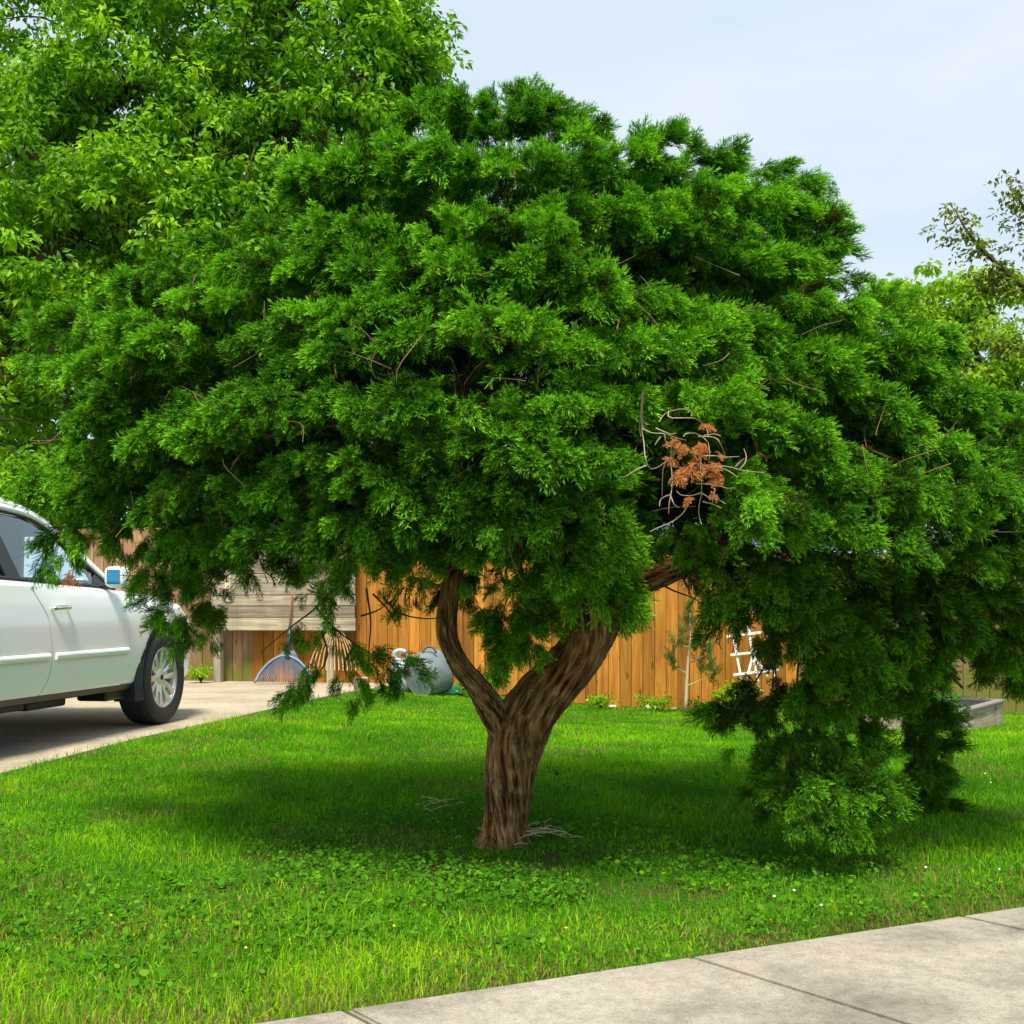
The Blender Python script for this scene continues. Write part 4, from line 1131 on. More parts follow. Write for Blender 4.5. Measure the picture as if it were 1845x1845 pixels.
# right side
simple_tree('maple_tree', 'bright yellow green tree standing behind the right shoulder of the juniper', 9.2, 21, 6,
            [(P(1690, 560, 21), np.array([.85, .7, .9]), 42), (P(1610, 590, 21), np.array([.75, .7, 1.0]), 32), (P(1740, 640, 20.6), np.array([.95, .8, .9]), 40), (P(1790, 560, 21), np.array([.7, .7, .75]), 22), (P(1830, 690, 20.6), np.array([.8, .8, .8]), 30), (P(1680, 700, 21), np.array([1.2, .8, .9]), 40), (P(1800, 800, 21), np.array([1.6, .8, .9]), 50), (P(1960, 700, 21), np.array([1.5, 1, 1.6]), 60)],
            70, .34, .14, M['yellow_leaf'], 29, .15, gap=.33)
r = np.random.default_rng(61)
Yb = 15.5
br = [limb(np.vstack([[[8.6, 15.5, -.3]], pp((2010, 900, 15.5), (1960, 700, 15.5), (1930, 560, 15.5))]), .12, .07, 14),
      limb(pp((1960, 700, 15.5), (1880, 560, 15.4), (1790, 470, 15.3), (1745, 420, 15.3), (1722, 380, 15.3)), .05, .008, 18),
      limb(pp((1930, 560, 15.5), (1900, 450, 15.5), (1850, 380, 15.5), (1822, 340, 15.5)), .05, .008, 14),
      limb(pp((1970, 720, 15.5), (1900, 650, 15.4), (1840, 630, 15.3), (1790, 625, 15.3)), .04, .008, 14),
      limb(pp((1900, 600, 15.4), (1850, 520, 15.3), (1800, 500, 15.3), (1770, 520, 15.3)), .03, .008, 10),
      limb(pp((1930, 560, 15.5), (1960, 430, 15.5), (1980, 280, 15.5)), .05, .01, 10)]
cl = []
for b_, _ in br[1:]:
    q = smooth_path(b_, 40)[6:]
    cl.append(q + r.normal(0, .09, q.shape))
    cl.append(q[8:] + r.normal(0, .18, q[8:].shape))
broad_tree('crape_myrtle', 'sparse bronze leaved tree with thin arching branches at the right edge', br, np.concatenate(cl), 10, .13, .09, M['bronze_leaf'], 71, None, droop=.1)

# ------------------------------------------------------------------ the juniper
Yc = 4.45
OUT = np.array([(35, 790), (45, 700), (55, 610), (110, 540), (205, 505), (280, 450), (345, 410), (440, 375), (505, 290), (560, 235), (650, 212), (740, 185), (840, 168), (930, 158), (1040, 182), (1130, 212), (1215, 205), (1300, 205), (1340, 250), (1420, 290), (1500, 330), (1525, 400), (1545, 450), (1560, 500), (1630, 510), (1680, 570), (1690, 640), (1745, 710), (1840, 730), (1960, 800), (2010, 900), (2000, 1000), (1950, 1090), (1850, 1120), (1700, 1140), (1560, 1120), (1400, 1060), (1290, 1000), (1180, 965), (1040, 960), (900, 965), (780, 985), (650, 990), (450, 975), (260, 990), (150, 940), (70, 870)], float)
OUT[:, 0] += np.where(OUT[:, 0] < 320, 56, np.where(OUT[:, 0] < 520, 30, 0)); OUT[:, 1] += np.where(OUT[:, 1] < 420, 16, 0)
OC = np.array([960.0, 820.0])
oa = np.arctan2(OUT[:, 1] - OC[1], OUT[:, 0] - OC[0]); orr = np.hypot(*(OUT - OC).T)
so = np.argsort(oa); oa, orr = oa[so], orr[so]
oa = np.concatenate([oa - 2 * np.pi, oa, oa + 2 * np.pi]); orr = np.tile(orr, 3)
def out_r(a): return np.interp(a, oa, orr)

def spray_proto(r, nb=12):
    """a juniper shoot: forked cords of close-set scale leaves"""
    V = []; T = []
    def pt(x): return np.array([x, .05 * math.sin(3 * x), -.22 * x * x + .06 * x])
    def scale_leaf(p, d, l, w, t):
        d = d / np.linalg.norm(d); q = np.cross(d, r.normal(size=3)); q /= np.linalg.norm(q)
        V.extend([p - q * w, p + q * w, p + d * l]); T.extend([t - .10, t - .10, t + .12])
    def cord(p, d, ln, t0, t1, sub=True):
        kk = int(3 + ln * 12)
        for j in range(kk):
            f = (j + .2) / kk
            q = p + d * ln * f + np.array([0, 0, -.12 * (ln * f) ** 2])
            scale_leaf(q, d + r.normal(0, .28, 3), .125 * r.uniform(.8, 1.25), .0155 * (1.1 - .3 * f), t0 + (t1 - t0) * f)
        if sub and ln > .24:
            for f in (.4, .68):
                e = d + nrm(r.normal(size=3)) * .55; e /= np.linalg.norm(e)
                cord(p + d * ln * f, e, ln * .45, t0 + (t1 - t0) * f, t1, False)
    for i in range(nb):
        x = .04 + .9 * i / nb; side = 1 if i % 2 else -1
        ln = (.13 + .33 * (1 - x) ** .7) * r.uniform(.7, 1.3)
        a = r.uniform(.25, .68); rz = r.uniform(-.6, .7)
        d = np.array([math.cos(a), side * math.sin(a) * math.cos(rz), math.sin(a) * math.sin(rz) + .1])
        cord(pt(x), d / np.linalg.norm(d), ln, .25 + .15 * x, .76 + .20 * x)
    for j in range(8):
        x = .2 + .8 * j / 8; scale_leaf(pt(x), np.array([1, 0, -.1]) + r.normal(0, .25, 3), .16, .018, .45 + .4 * x)
    scale_leaf(pt(.95), np.array([1, 0, -.1]), .16, .015, .95)
    return np.array(V), np.arange(len(V)).reshape(-1, 3), np.array(T)
pr_r = np.random.default_rng(77)
SPR = [spray_proto(pr_r) for _ in range(8)]

class Foliage:
    def __init__(s): s.V = []; s.F = []; s.T = []; s.n = 0
    def sprays(s, pos, dirs, ups, size, tint, r):
        R = frames(dirs, ups); which = r.integers(0, len(SPR), len(pos))
        for k, (Vp, Fp, Tp) in enumerate(SPR):
            m = which == k
            if not m.any(): continue
            V, F, T = scatter(Vp, Fp, pos[m], R[m], size[m], tint[m])
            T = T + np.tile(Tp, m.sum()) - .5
            s.V.append(V); s.F.append(F + s.n); s.T.append(T); s.n += len(V)
    def build(s, name, mat, parent):
        return link(name, arrays_to_mesh(name, np.concatenate(s.V), np.concatenate(s.F), False, {'tint': np.clip(np.concatenate(s.T), 0.02, 1)}), mat, parent)

def bough(fol, c, o, dims, n, r, L=.2, tint=.5, up=(0, 0, 1), lift=.15):
    """one bough end: sprays bursting outwards from a flattened core; dims = half sizes along o, across, and up"""
    o = nrm(np.asarray(o, float)); w = nrm(np.cross(o, up)); u = np.cross(w, o)
    e = nrm(r.normal(size=(n, 3))) * (r.random((n, 1)) ** .4)
    e[:, 2] = np.where(e[:, 2] < 0, e[:, 2] * .35, e[:, 2])
    pos = np.asarray(c) + (e[:, :1] * dims[0] * o + e[:, 1:2] * dims[1] * w + e[:, 2:] * dims[2] * u) * .85
    d = o * .62 + e[:, :1] * .35 * o + e[:, 1:2] * .95 * w + (e[:, 2:] * .75 + lift) * u + r.normal(0, .22, (n, 3))
    d[:, 2] -= .12
    ups = u + r.normal(0, .35, (n, 3))
    s = L * r.uniform(.65, 1.25, n)
    t = np.clip(tint + r.normal(0, .07, n), 0, 1)
    fol.sprays(pos - nrm(d) * s[:, None] * .35, d, ups, s, t, r)

def tufted_bough(fol, c, o, dims, nt, r, L=.085, tint=.5, up=(0, 0, 1), per=9, lift=.25):
    """a bough end made of chunky tufts, each a burst of short sprays"""
    o = nrm(np.asarray(o, float)); w = nrm(np.cross(o, up)); u = np.cross(w, o)
    e = nrm(r.normal(size=(nt, 3))) * (r.random((nt, 1)) ** .33)
    e[:, 2] = np.where(e[:, 2] < 0, e[:, 2] * .4, e[:, 2])
    pos = np.asarray(c) + e[:, :1] * dims[0] * o + e[:, 1:2] * dims[1] * w + e[:, 2:] * dims[2] * u
    pos[:, 2] -= .10 * dims[1] * (e[:, 1] ** 2) * 3 * .5
    td = nrm(o * .85 + e[:, :1] * .45 * o + e[:, 1:2] * .85 * w + (e[:, 2:] * .40 + lift * .3) * u + r.normal(0, .2, (nt, 3)))
    tt = tint + r.normal(0, .075, nt); tt = np.where(r.random(nt) < .035, .12, tt)
    sz = r.uniform(.62, 1.4, nt)
    P_ = np.repeat(pos, per, 0) + r.normal(0, .011, (nt * per, 3))
    D = np.repeat(td, per, 0) + r.normal(0, .33, (nt * per, 3)); D[:, 2] -= .17
    s = L * np.repeat(sz, per) * r.uniform(.6, 1.2, nt * per)
    fol.sprays(P_ - nrm(D) * s[:, None] * .2, D, u + r.normal(0, .4, (nt * per, 3)), s, np.clip(np.repeat(tt, per) + r.normal(0, .04, nt * per), 0, 1), r)

r = np.random.default_rng(4242)
jun = empty('juniper_tree', (float(P(912, 1512, 4.3)[0]), 4.3, 0), 0, 'wide dome shaped juniper with a leaning forked trunk in the middle of the lawn', 'tree')
fol = Foliage()
targets = []
AXIS = np.array([.1, Yc])
def place(px, py, Yq, n, scale=1.0, tint=.5, L=.080, tuft=True):
    c = P(px, py, Yq)
    h = np.array([(c[0] - AXIS[0]) * 1.5, (c[1] - AXIS[1]) * .8, 0]); rad_ = np.linalg.norm(h)
    el = np.interp(c[2], [1.0, 1.5, 2.2, 2.7, 3.0], [-.60, -.32, -.05, .16, .34]) + r.normal(0, .1)
    o = nrm(h + r.normal(0, .15, 3) * [1, 1, 0]) * math.cos(el) + np.array([0, 0, math.sin(el)])
    k_ = r.uniform(.8, 1.3)
    if tuft: tufted_bough(fol, c, o, np.array([.15, .225, .036]) * scale * k_, int(n * k_), r, L * r.uniform(.85, 1.15), tint + r.normal(0, .05), per=13)
    else: bough(fol, c, o, np.array([.13, .185, .055]) * scale * k_, n, r, L * r.uniform(.85, 1.15), tint + r.normal(0, .07))
    targets.append(c)

def stratified(n, shrink, seed):
    """even spread of (angle, t) over the crown's outline"""
    rr = np.random.default_rng(seed); pts = []
    cand = []
    while len(cand) < n * 14:
        x, y = rr.uniform(20, 2020), rr.uniform(150, 1130)
        a = math.atan2(y - OC[1], x - OC[0]); t = math.hypot(x - OC[0], y - OC[1]) / out_r(a)
        if t < shrink: cand.append((x, y, t, a))
    cand = np.array(cand)
    chosen = [0]; d = np.full(len(cand), 1e9)
    for _ in range(n - 1):
        dx = (cand[:, 0] - cand[chosen[-1], 0]) * .60; dy = cand[:, 1] - cand[chosen[-1], 1]
        d = np.minimum(d, np.hypot(dx, dy)); chosen.append(int(np.argmax(d)))
    return cand[chosen]
def depth_t(x, y, t, a):
    ty = t * math.sin(a); tx = t * math.cos(a)
    if ty > 0: ty *= .55
    return min(1.0, math.hypot(tx, ty))
rt = np.random.default_rng(15)
for k_, y0 in enumerate((172, 225, 300, 400, 506, 612, 718, 822, 925)):      # shelves of boughs, one below the other
    bow = np.interp(y0, [172, 225, 925], [620, 560, 70])
    x = 60 + rt.uniform(0, 90)
    while x < 2010:
        y = y0 + bow * ((x - 955) / 900) ** 2 + 22 * math.sin(x * .009 + k_ * 2.1) + rt.normal(0, 18)
        a = math.atan2(y - OC[1], x - OC[0]); t = math.hypot(x - OC[0], y - OC[1]) / out_r(a)
        lim = .965
        if t < lim and ((x - 1185) / 130) ** 2 + ((y - 895) / 112) ** 2 > 1 and ((x - 1250) / 120) ** 2 + ((y - 815) / 105) ** 2 > 1:
            tt_ = depth_t(x, y, t, a)
            Yq = Yc - 1.17 * math.sqrt(max(0, 1 - tt_ ** 2)) + rt.normal(0, .07)
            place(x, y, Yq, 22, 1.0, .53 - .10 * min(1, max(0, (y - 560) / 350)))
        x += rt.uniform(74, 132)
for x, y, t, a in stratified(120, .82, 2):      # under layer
    if ((x - 1185) / 115) ** 2 + ((y - 890) / 95) ** 2 < 1: continue
    tt_ = depth_t(x, y, t, a)
    Yq = Yc - 0.36 * math.sqrt(max(0, 1 - tt_ ** 2)) + r.normal(0, .05)
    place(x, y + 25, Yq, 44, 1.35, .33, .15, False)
for x, y, t, a in stratified(130, .87, 3):      # far side
    tt_ = depth_t(x, y, t, a)
    Yq = Yc + 1.1 * math.sqrt(max(0, 1 - tt_ ** 2)) + r.normal(0, .08)
    x2 = 960 + (x - 960) * .92; y2 = 1105 + (y - 1105) * 4.45 / Yq * (.98 if y < 1105 else 1)
    place(x2, max(y2, 250), Yq, 42, 1.3, .42, .15, False)
for x, y, t, a in stratified(110, .68, 9):      # old shaded growth close to the limbs
    if y > 905: continue
    c = P(x, y + 15, Yc + r.normal(.15, .12))
    m_ = 34
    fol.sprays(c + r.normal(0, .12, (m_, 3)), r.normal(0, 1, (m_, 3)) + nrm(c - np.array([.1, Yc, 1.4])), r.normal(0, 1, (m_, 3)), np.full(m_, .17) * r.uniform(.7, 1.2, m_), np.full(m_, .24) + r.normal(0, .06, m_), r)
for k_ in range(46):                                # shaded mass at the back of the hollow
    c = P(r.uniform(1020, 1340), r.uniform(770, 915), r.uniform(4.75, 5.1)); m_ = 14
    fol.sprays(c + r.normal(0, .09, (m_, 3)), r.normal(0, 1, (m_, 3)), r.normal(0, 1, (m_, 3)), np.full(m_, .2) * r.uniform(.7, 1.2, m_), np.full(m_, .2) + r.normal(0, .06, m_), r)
# ragged tips on the outline
for px, py, ang, Ls in ((60, 575, 172, .26), (110, 545, 165, .24), (40, 640, 178, .2), (505, 292, 160, .22), (445, 380, 165, .2), (350, 415, 165, .2), (210, 510, 168, .22), (560, 240, 150, .18), (1420, 290, 12, .22), (1470, 315, 0, .26), (1500, 335, -15, .24), (1560, 540, 20, .2), (1600, 520, 40, .2), (1530, 440, -8, .24), (1545, 490, 5, .22), (1650, 520, 40, .2), (1685, 600, 30, .2), (1745, 705, 20, .2), (1840, 730, 30, .2)):
    c = P(px, py + 12, Yc + r.uniform(-.25, .25)); an = math.radians(ang)
    o = np.array([math.cos(an), r.normal(0, .15), math.sin(an)])
    tufted_bough(fol, c - o * .09, o, np.array([.11, .06, .03]), 9, r, .085, .5, up=(0, -.2, 1), per=7, lift=.1)

# boughs hanging below the dome: (px, py, Y, half length, half width, n, hang direction dx, dz)
HANG = [(1325, 1075, 3.95, .10, .10, 20, -.2, -.7), (1365, 1105, 4.0, .12, .09, 22, 0, -.9), (1310, 1110, 4.0, .07, .06, 10, -.5, -.8), (940, 880, 3.35, .17, .2, 46, -.2, -.1), (1020, 890, 3.35, .17, .2, 46, .2, -.1), (1080, 930, 3.4, .16, .15, 40, .5, -.3), (1060, 990, 3.4, .15, .15, 40, .4, -.5), (1095, 1050, 3.5, .12, .09, 24, .3, -.8), (960, 1010, 3.5, .13, .14, 30, -.3, -.6),
        (925, 1090, 4.05, .15, .12, 34, .3, -.3), (970, 1110, 4.05, .12, .10, 28, .6, -.2), (920, 1140, 4.05, .12, .12, 32, 0, -.8), 
        (1370, 1075, 3.85, .16, .16, 36, 0, -.7), (1440, 1050, 3.8, .16, .17, 38, .2, -.6), (1480, 1160, 3.9, .16, .15, 38, .2, -.8), (1540, 1180, 3.95, .16, .14, 36, .4, -.8), (1450, 1220, 4.0, .16, .13, 34, 0, -.9), (1520, 1230, 3.95, .15, .13, 34, .3, -.8), (1590, 1200, 4.1, .14, .13, 30, .6, -.6), 
        (1650, 1150, 4.2, .15, .14, 30, .3, -.8), (1720, 1140, 4.3, .15, .15, 30, .3, -.8), (1790, 1130, 4.3, .16, .15, 32, .2, -.9), (1850, 1140, 4.3, .16, .15, 32, .2, -.9), (1800, 1190, 4.4, .14, .10, 20, 0, -1), (1845, 1210, 4.4, .16, .10, 24, 0, -1), (1840, 1250, 4.5, .12, .07, 12, 0, -1),
        (985, 905, 3.45, .17, .20, 50, 0, -.35), (925, 930, 3.5, .15, .16, 38, -.3, -.45), (1045, 950, 3.45, .16, .17, 46, .35, -.5), (1000, 985, 3.5, .14, .16, 40, .05, -.6), (1090, 1010, 3.55, .12, .10, 26, .35, -.8), (1050, 1050, 3.75, .12, .12, 28, .1, -.9), (1110, 1060, 3.6, .08, .05, 10, .2, -1),
        (925, 1150, 4.15, .11, .10, 26, .1, -1), (880, 1120, 4.2, .1, .07, 12, -.5, -.6), (880, 1190, 4.2, .07, .05, 9, 0, -1),
        (835, 1000, 4.0, .14, .13, 30, -.2, -.7), (770, 985, 4.0, .16, .16, 36, -.2, -.6), (690, 1000, 4.0, .16, .16, 36, -.3, -.6), (610, 1020, 4.0, .14, .16, 32, -.3, -.7), (590, 1065, 4.0, .09, .09, 14, 0, -1), (510, 1000, 4.0, .13, .14, 24, -.3, -.6), (445, 985, 4.0, .12, .1, 14, -.3, -.6), (720, 1060, 4.2, .1, .12, 16, 0, -1), (835, 1060, 4.3, .1, .08, 14, -.3, -.8),
        (110, 880, 4.4, .17, .15, 36, -.4, -.6), (170, 930, 4.4, .15, .12, 26, -.1, -.9), (120, 960, 4.45, .14, .08, 16, -.15, -1), (112, 1010, 4.45, .10, .05, 9, -.1, -1), (85, 990, 4.5, .1, .04, 7, -.2, -1), (240, 960, 4.3, .16, .13, 30, -.2, -.8), (300, 1010, 4.2, .16, .13, 34, 0, -1), (330, 1070, 4.1, .16, .12, 34, .1, -1), (345, 1120, 4.1, .12, .09, 22, .1, -1), (275, 1085, 4.15, .11, .10, 18, -.5, -.6), (300, 1140, 4.1, .08, .06, 10, -.1, -1), (260, 1110, 4.15, .06, .05, 6, -.8, -.4), (375, 1000, 4.3, .14, .10, 18, .3, -.8),
        (560, 1165, 4.0, .13, .08, 12, -.3, -.6), (620, 1180, 4.0, .14, .10, 16, .1, -.8), (560, 1215, 4.0, .10, .09, 12, -.4, -.7), (650, 1215, 4.0, .12, .10, 14, .3, -.7), (510, 1150, 4.05, .08, .05, 5, -.4, -.8), (700, 1200, 4.0, .09, .07, 8, .6, -.5), (540, 1245, 4.0, .07, .05, 6, -.3, -1), (735, 1215, 4.05, .08, .07, 12, .7, -.4), (715, 1235, 4.05, .08, .07, 10, .5, -.6), (640, 1245, 4.0, .06, .05, 5, .1, -1),
        (1260, 985, 3.9, .15, .15, 34, -.1, -.6), (1320, 1030, 3.9, .15, .16, 38, .1, -.7), (1390, 1060, 3.9, .16, .17, 42, .2, -.7), (1450, 1100, 3.9, .16, .15, 40, .3, -.8), (1520, 1130, 4.0, .15, .15, 36, .3, -.8), (1590, 1110, 4.1, .15, .15, 34, .3, -.8), (1660, 1110, 4.2, .15, .15, 32, .3, -.7), (1740, 1090, 4.2, .15, .16, 32, .3, -.6), (1820, 1090, 4.3, .15, .16, 30, .4, -.6), (1890, 1110, 4.4, .15, .16, 26, .4, -.6), (1780, 1150, 4.6, .13, .1, 16, .1, -1), (1820, 1180, 4.7, .12, .08, 12, .1, -1),
        (1500, 1200, 4.1, .15, .13, 32, .2, -1), (1480, 1270, 4.1, .16, .14, 34, .2, -.8), (1560, 1275, 4.05, .14, .13, 34, .7, -.5), (1600, 1300, 4.1, .10, .08, 16, .8, -.5), (1420, 1310, 4.0, .14, .13, 30, -.3, -.8), (1340, 1320, 4.0, .13, .12, 24, -.8, -.4), (1290, 1335, 4.0, .09, .09, 16, -.9, -.3), (1340, 1370, 4.0, .10, .10, 16, -.5, -.6), (1430, 1370, 3.9, .15, .14, 34, 0, -.8), (1500, 1350, 3.95, .15, .14, 34, .3, -.7), (1550, 1385, 3.9, .12, .12, 22, .7, -.4), (1410, 1430, 3.75, .14, .14, 32, -.4, -.6), (1480, 1430, 3.75, .15, .15, 38, .2, -.5), (1550, 1450, 3.75, .13, .12, 26, .7, -.3), (1460, 1480, 3.65, .13, .15, 34, 0, -.5), (1520, 1485, 3.68, .12, .13, 26, .5, -.4), (1590, 1470, 3.8, .08, .09, 12, .9, -.2), (1390, 1470, 3.75, .09, .09, 14, -.7, -.3),
        (1640, 1190, 4.9, .17, .15, 28, .1, -1), (1655, 1260, 4.9, .18, .13, 28, .1, -1), (1660, 1320, 4.9, .17, .11, 24, .1, -1), (1665, 1380, 4.95, .16, .11, 26, .1, -1), (1675, 1425, 4.95, .13, .12, 26, .2, -.8), (1700, 1290, 4.9, .09, .07, 9, .8, -.3), (1705, 1335, 4.9, .07, .06, 7, .9, -.2), (1570, 1170, 4.6, .15, .14, 26, 0, -1), (1580, 1230, 4.7, .14, .1, 18, 0, -1)]
for px, py, Yq, ln, wd_, n, dx, dz in HANG:
    if py > 1240 and px > 1250 and Yq < 4.6: py -= 42; Yq += .12
    if Yq >= 4.6: n = int(n * 2.0)
    if px < 760 and py > 1030: n = int(n * .75); ln *= .95
    if 230 < px < 350 and py > 1030: px += 24; n = int(n * 1.25)
    if 1300 < px < 1480 and 990 < py < 1330: n = int(n * .85)
    if py > 1300 and 1330 < px < 1600 and Yq < 4.6: n = int(n * 1.0); Yq += r.normal(0, .1); ln *= 1.15
    bright = .10 if px < 760 and py > 1030 else .12 if 860 < px < 1000 and 1060 < py < 1200 else 0.0  # tufts before the fork: paler tint painted in for light the crown blocks
    c = P(px, py, Yq)
    o = np.array([dx, -.55 if dz > -.7 else -.25, dz]) + r.normal(0, .08, 3)
    low = py > 1050
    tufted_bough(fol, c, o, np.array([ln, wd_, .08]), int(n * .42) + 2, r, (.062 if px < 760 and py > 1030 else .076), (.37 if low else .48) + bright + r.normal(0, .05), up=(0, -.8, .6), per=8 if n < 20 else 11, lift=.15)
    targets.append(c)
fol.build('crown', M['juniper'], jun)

# a few browned tufts inside the skirt
br_f = Foliage()
for px, py, Yq in ((168, 970, 4.35), (124, 1035, 4.4), (1530, 1165, 4.0), (790, 985, 4.05), (770, 1005, 4.05), (1790, 1100, 4.2)):
    bough(br_f, P(px, py, Yq), (0, -.3, -1), np.array([.03, .03, .03]), 5, r, .07, .35, up=(0, -.8, .6))

# trunk: tubes with twisted, fissured bark
def bark_tube(ctrl, m, n, seed, twist=2.4):
    c = smooth_path(ctrl, m); pts, rad = c[:, :3], c[:, 3]
    V, F, L, th = tube_arrays(pts, rad, n)
    rr = np.repeat(rad, n); ctr = np.repeat(pts, n, 0)
    a = th + twist * L + .35 * (fbm(np.stack([np.cos(th), np.sin(th), L * 3], -1) * 1.3, seed + 3) - .5)
    def nz_(k, kl, sd): return vnoise(np.stack([np.cos(a) * k, np.sin(a) * k, L * kl + sd * 3.7], -1), sd)
    kr = np.clip(rr / .085, .35, 1.3)
    strip = 1 - np.abs(2 * nz_(4.6, 7.0, seed) - 1)          # long plates of bark
    strip2 = 1 - np.abs(2 * nz_(10.5, 13.0, seed + 1) - 1)
    fine = nz_(19, 30, seed + 2)
    fis = .27 * strip ** 1.5 + .40 * strip2 ** 1.4 + .33 * fine
    big = fbm(np.stack([np.cos(a) * 1.1, np.sin(a) * 1.1, L * 2.6], -1), seed + 9)
    knot = np.maximum(0, nz_(1.6, 5.5, seed + 6) - .74) * 1.3
    k = 1 + .27 * (fis - .42) + .30 * (big - .5) + knot * .8
    V = ctr + (V - ctr) * k[:, None]
    return V, F, np.stack([np.cos(a) * rr, np.sin(a) * rr, L], -1), fis
def tc_(*rows):      # (px, py, Y, width in px) -> centre and radius
    return [np.concatenate([P(px, py, Yq), [w / 2 / 2000 * Yq]]) for px, py, Yq, w in rows]
TR = [(tc_((906, 1530, 4.3, 132), (908, 1506, 4.3, 96), (909, 1485, 4.3, 84), (913, 1445, 4.3, 84), (918, 1395, 4.3, 92), (926, 1350, 4.3, 100), (945, 1300, 4.3, 104), (978, 1255, 4.28, 98), (1022, 1210, 4.26, 90), (1054, 1165, 4.25, 94), (1070, 1110, 4.25, 106), (1068, 1050, 4.27, 112), (1050, 985, 4.3, 90), (1030, 900, 4.35, 70), (1010, 780, 4.45, 52), (1000, 600, 4.5, 34), (990, 420, 4.5, 18)), 460, 120, 1),
      (tc_((1080, 1120, 4.25, 80), (1120, 1075, 4.2, 74), (1165, 1045, 4.15, 56), (1215, 1027, 4.1, 44), (1290, 990, 4.1, 36), (1380, 900, 4.2, 28), (1500, 780, 4.3, 16)), 160, 60, 2),
      (tc_((1058, 1080, 4.27, 70), (1010, 1035, 4.25, 50), (965, 1000, 4.2, 40), (930, 960, 4.15, 30), (880, 880, 4.1, 20)), 100, 50, 3),
      (tc_((917, 1340, 4.3, 58), (893, 1287, 4.27, 52), (860, 1237, 4.22, 44), (826, 1192, 4.18, 39), (809, 1147, 4.15, 37), (808, 1095, 4.15, 38), (816, 1040, 4.15, 36), (822, 980, 4.2, 36), (790, 880, 4.25, 28), (720, 740, 4.3, 20), (640, 600, 4.35, 12)), 260, 70, 4)]
V = []; F = []; A = []; FS = []; k = 0
for ctrl, m, n, sd in TR:
    v, f, a, fs = bark_tube([np.append(q_[:3], q_[3] * .89) for q_ in ctrl], m, n, sd)
    V.append(v); F.append(f + k); A.append(a); FS.append(fs); k += len(v)
link('trunk', arrays_to_mesh('trunk', np.concatenate(V), np.concatenate(F), True, {'bark_uv': np.concatenate(A), 'plate': np.concatenate(FS)}), M['juniper_bark'], jun)

# thin dead side twigs inside the skirt
IN_TW = []
for c in targets:
    if c[1] > 4.3 or c[2] > 1.95 or c[2] < 1.22 or abs(c[0]) > 1.45: continue
    for _ in range(3):
        p = c + r.normal(0, .10, 3) * [1.4, .6, .7]; d = nrm(r.normal(0, 1, 3) * [1, .5, .8] + [0, -.2, -.35]) * r.uniform(.08, .18)
        IN_TW.append((smooth_path([p, p + d * .5 + r.normal(0, .015, 3), p + d], 6), np.linspace(.0019, .0008, 6)))
# inner limbs to the boughs
src = np.concatenate([smooth_path(t[0], 30)[14:, :3] for t in TR])
ws = []
for c in targets:
    if r.random() > .45 or c[2] < 1.05 or c[2] > 2.45: continue
    s = src[np.argmin(np.linalg.norm((src - c) * [1, 1, 1.3], axis=1) + r.random(len(src)) * .25)]
    dv = c - s; ln = np.linalg.norm(dv)
    m1 = s + dv * .35 + [0, 0, .16 * ln] + r.normal(0, .05, 3); m2 = s + dv * .7 + [0, 0, .10 * ln] + r.normal(0, .05, 3)
    c = s + dv * .86 - [0, 0, .04]
    ws.append((smooth_path([s, m1, m2, c], 12), np.linspace(.009 + .005 * r.random(), .002, 12)))
V, F, A = wood(IN_TW, 5)
link('dead_twigs', arrays_to_mesh('dead_twigs', V, F, True), plain('brown_twigs', (0.2, 0.125, 0.065), 0.9), jun)['kind'] = 'stuff'
V, F, A = wood(ws, 6)
link('limbs', arrays_to_mesh('limbs', V, F, True, {'bark_uv': A}), M['bark'], jun)
# bare dark twigs seen below the skirt
tw = MB()
def twig(*rows, r0=.0042, r1=.0014, Yq=4.0, m=10):
    pts = [P(a[0], a[1], a[2] if len(a) > 2 else Yq) for a in rows]
    tw.tube(smooth_path(pts, m) if len(pts) > 2 else pts, np.linspace(r0, r1, m) if len(pts) > 2 else [r0, r1], 5, False)
for rows in (((430, 960), (405, 1000), (385, 1040), (350, 1085)), ((432, 985), (415, 1015), (390, 1050), (372, 1060)), ((425, 960), (400, 990), (370, 1010)), ((440, 1005), (420, 1030), (395, 1045)),
             None, ((600, 1060), (570, 1095), (530, 1125), (500, 1150), (470, 1175)), ((570, 1095), (600, 1130), (640, 1160), (690, 1190), (740, 1200)), ((660, 1060), (668, 1120), (664, 1180), (665, 1250)), ((672, 1070), (700, 1100), (715, 1130)), ((650, 1110), (680, 1100), (700, 1085)), ((690, 1075), (720, 1105), (770, 1115), (800, 1110)),
             ((580, 1140), (590, 1180), (570, 1220), (540, 1250)), ((640, 1160), (620, 1200), (640, 1240)),
             None, ((915, 1010), (910, 1040), (912, 1080), (905, 1110)), ((940, 1020), (930, 1050), (945, 1080)),
             None, ((1190, 1052), (1215, 1065), (1250, 1078), (1275, 1095)), ((1230, 1040), (1240, 1060), (1248, 1080)), ((1280, 1045), (1258, 1070), (1235, 1100)), ((1170, 1050), (1178, 1062), (1190, 1064)),
             None, ((1405, 1120), (1395, 1190), (1385, 1260), (1330, 1310)), ((1395, 1180), (1400, 1230), (1420, 1300)), ((1400, 1160), (1360, 1230), (1340, 1250), (1310, 1300)),
             ((1440, 1180), (1435, 1260), (1450, 1350), (1460, 1450)), ((1540, 1150), (1530, 1250), (1500, 1330), (1480, 1420))):
    if rows is None:
        tw.build('bare_twigs', M['dark_twig'], jun, True); tw = MB(); continue
    twig(*rows)
tw.build('bare_twigs', M['dark_twig'], jun, True); tw = MB()
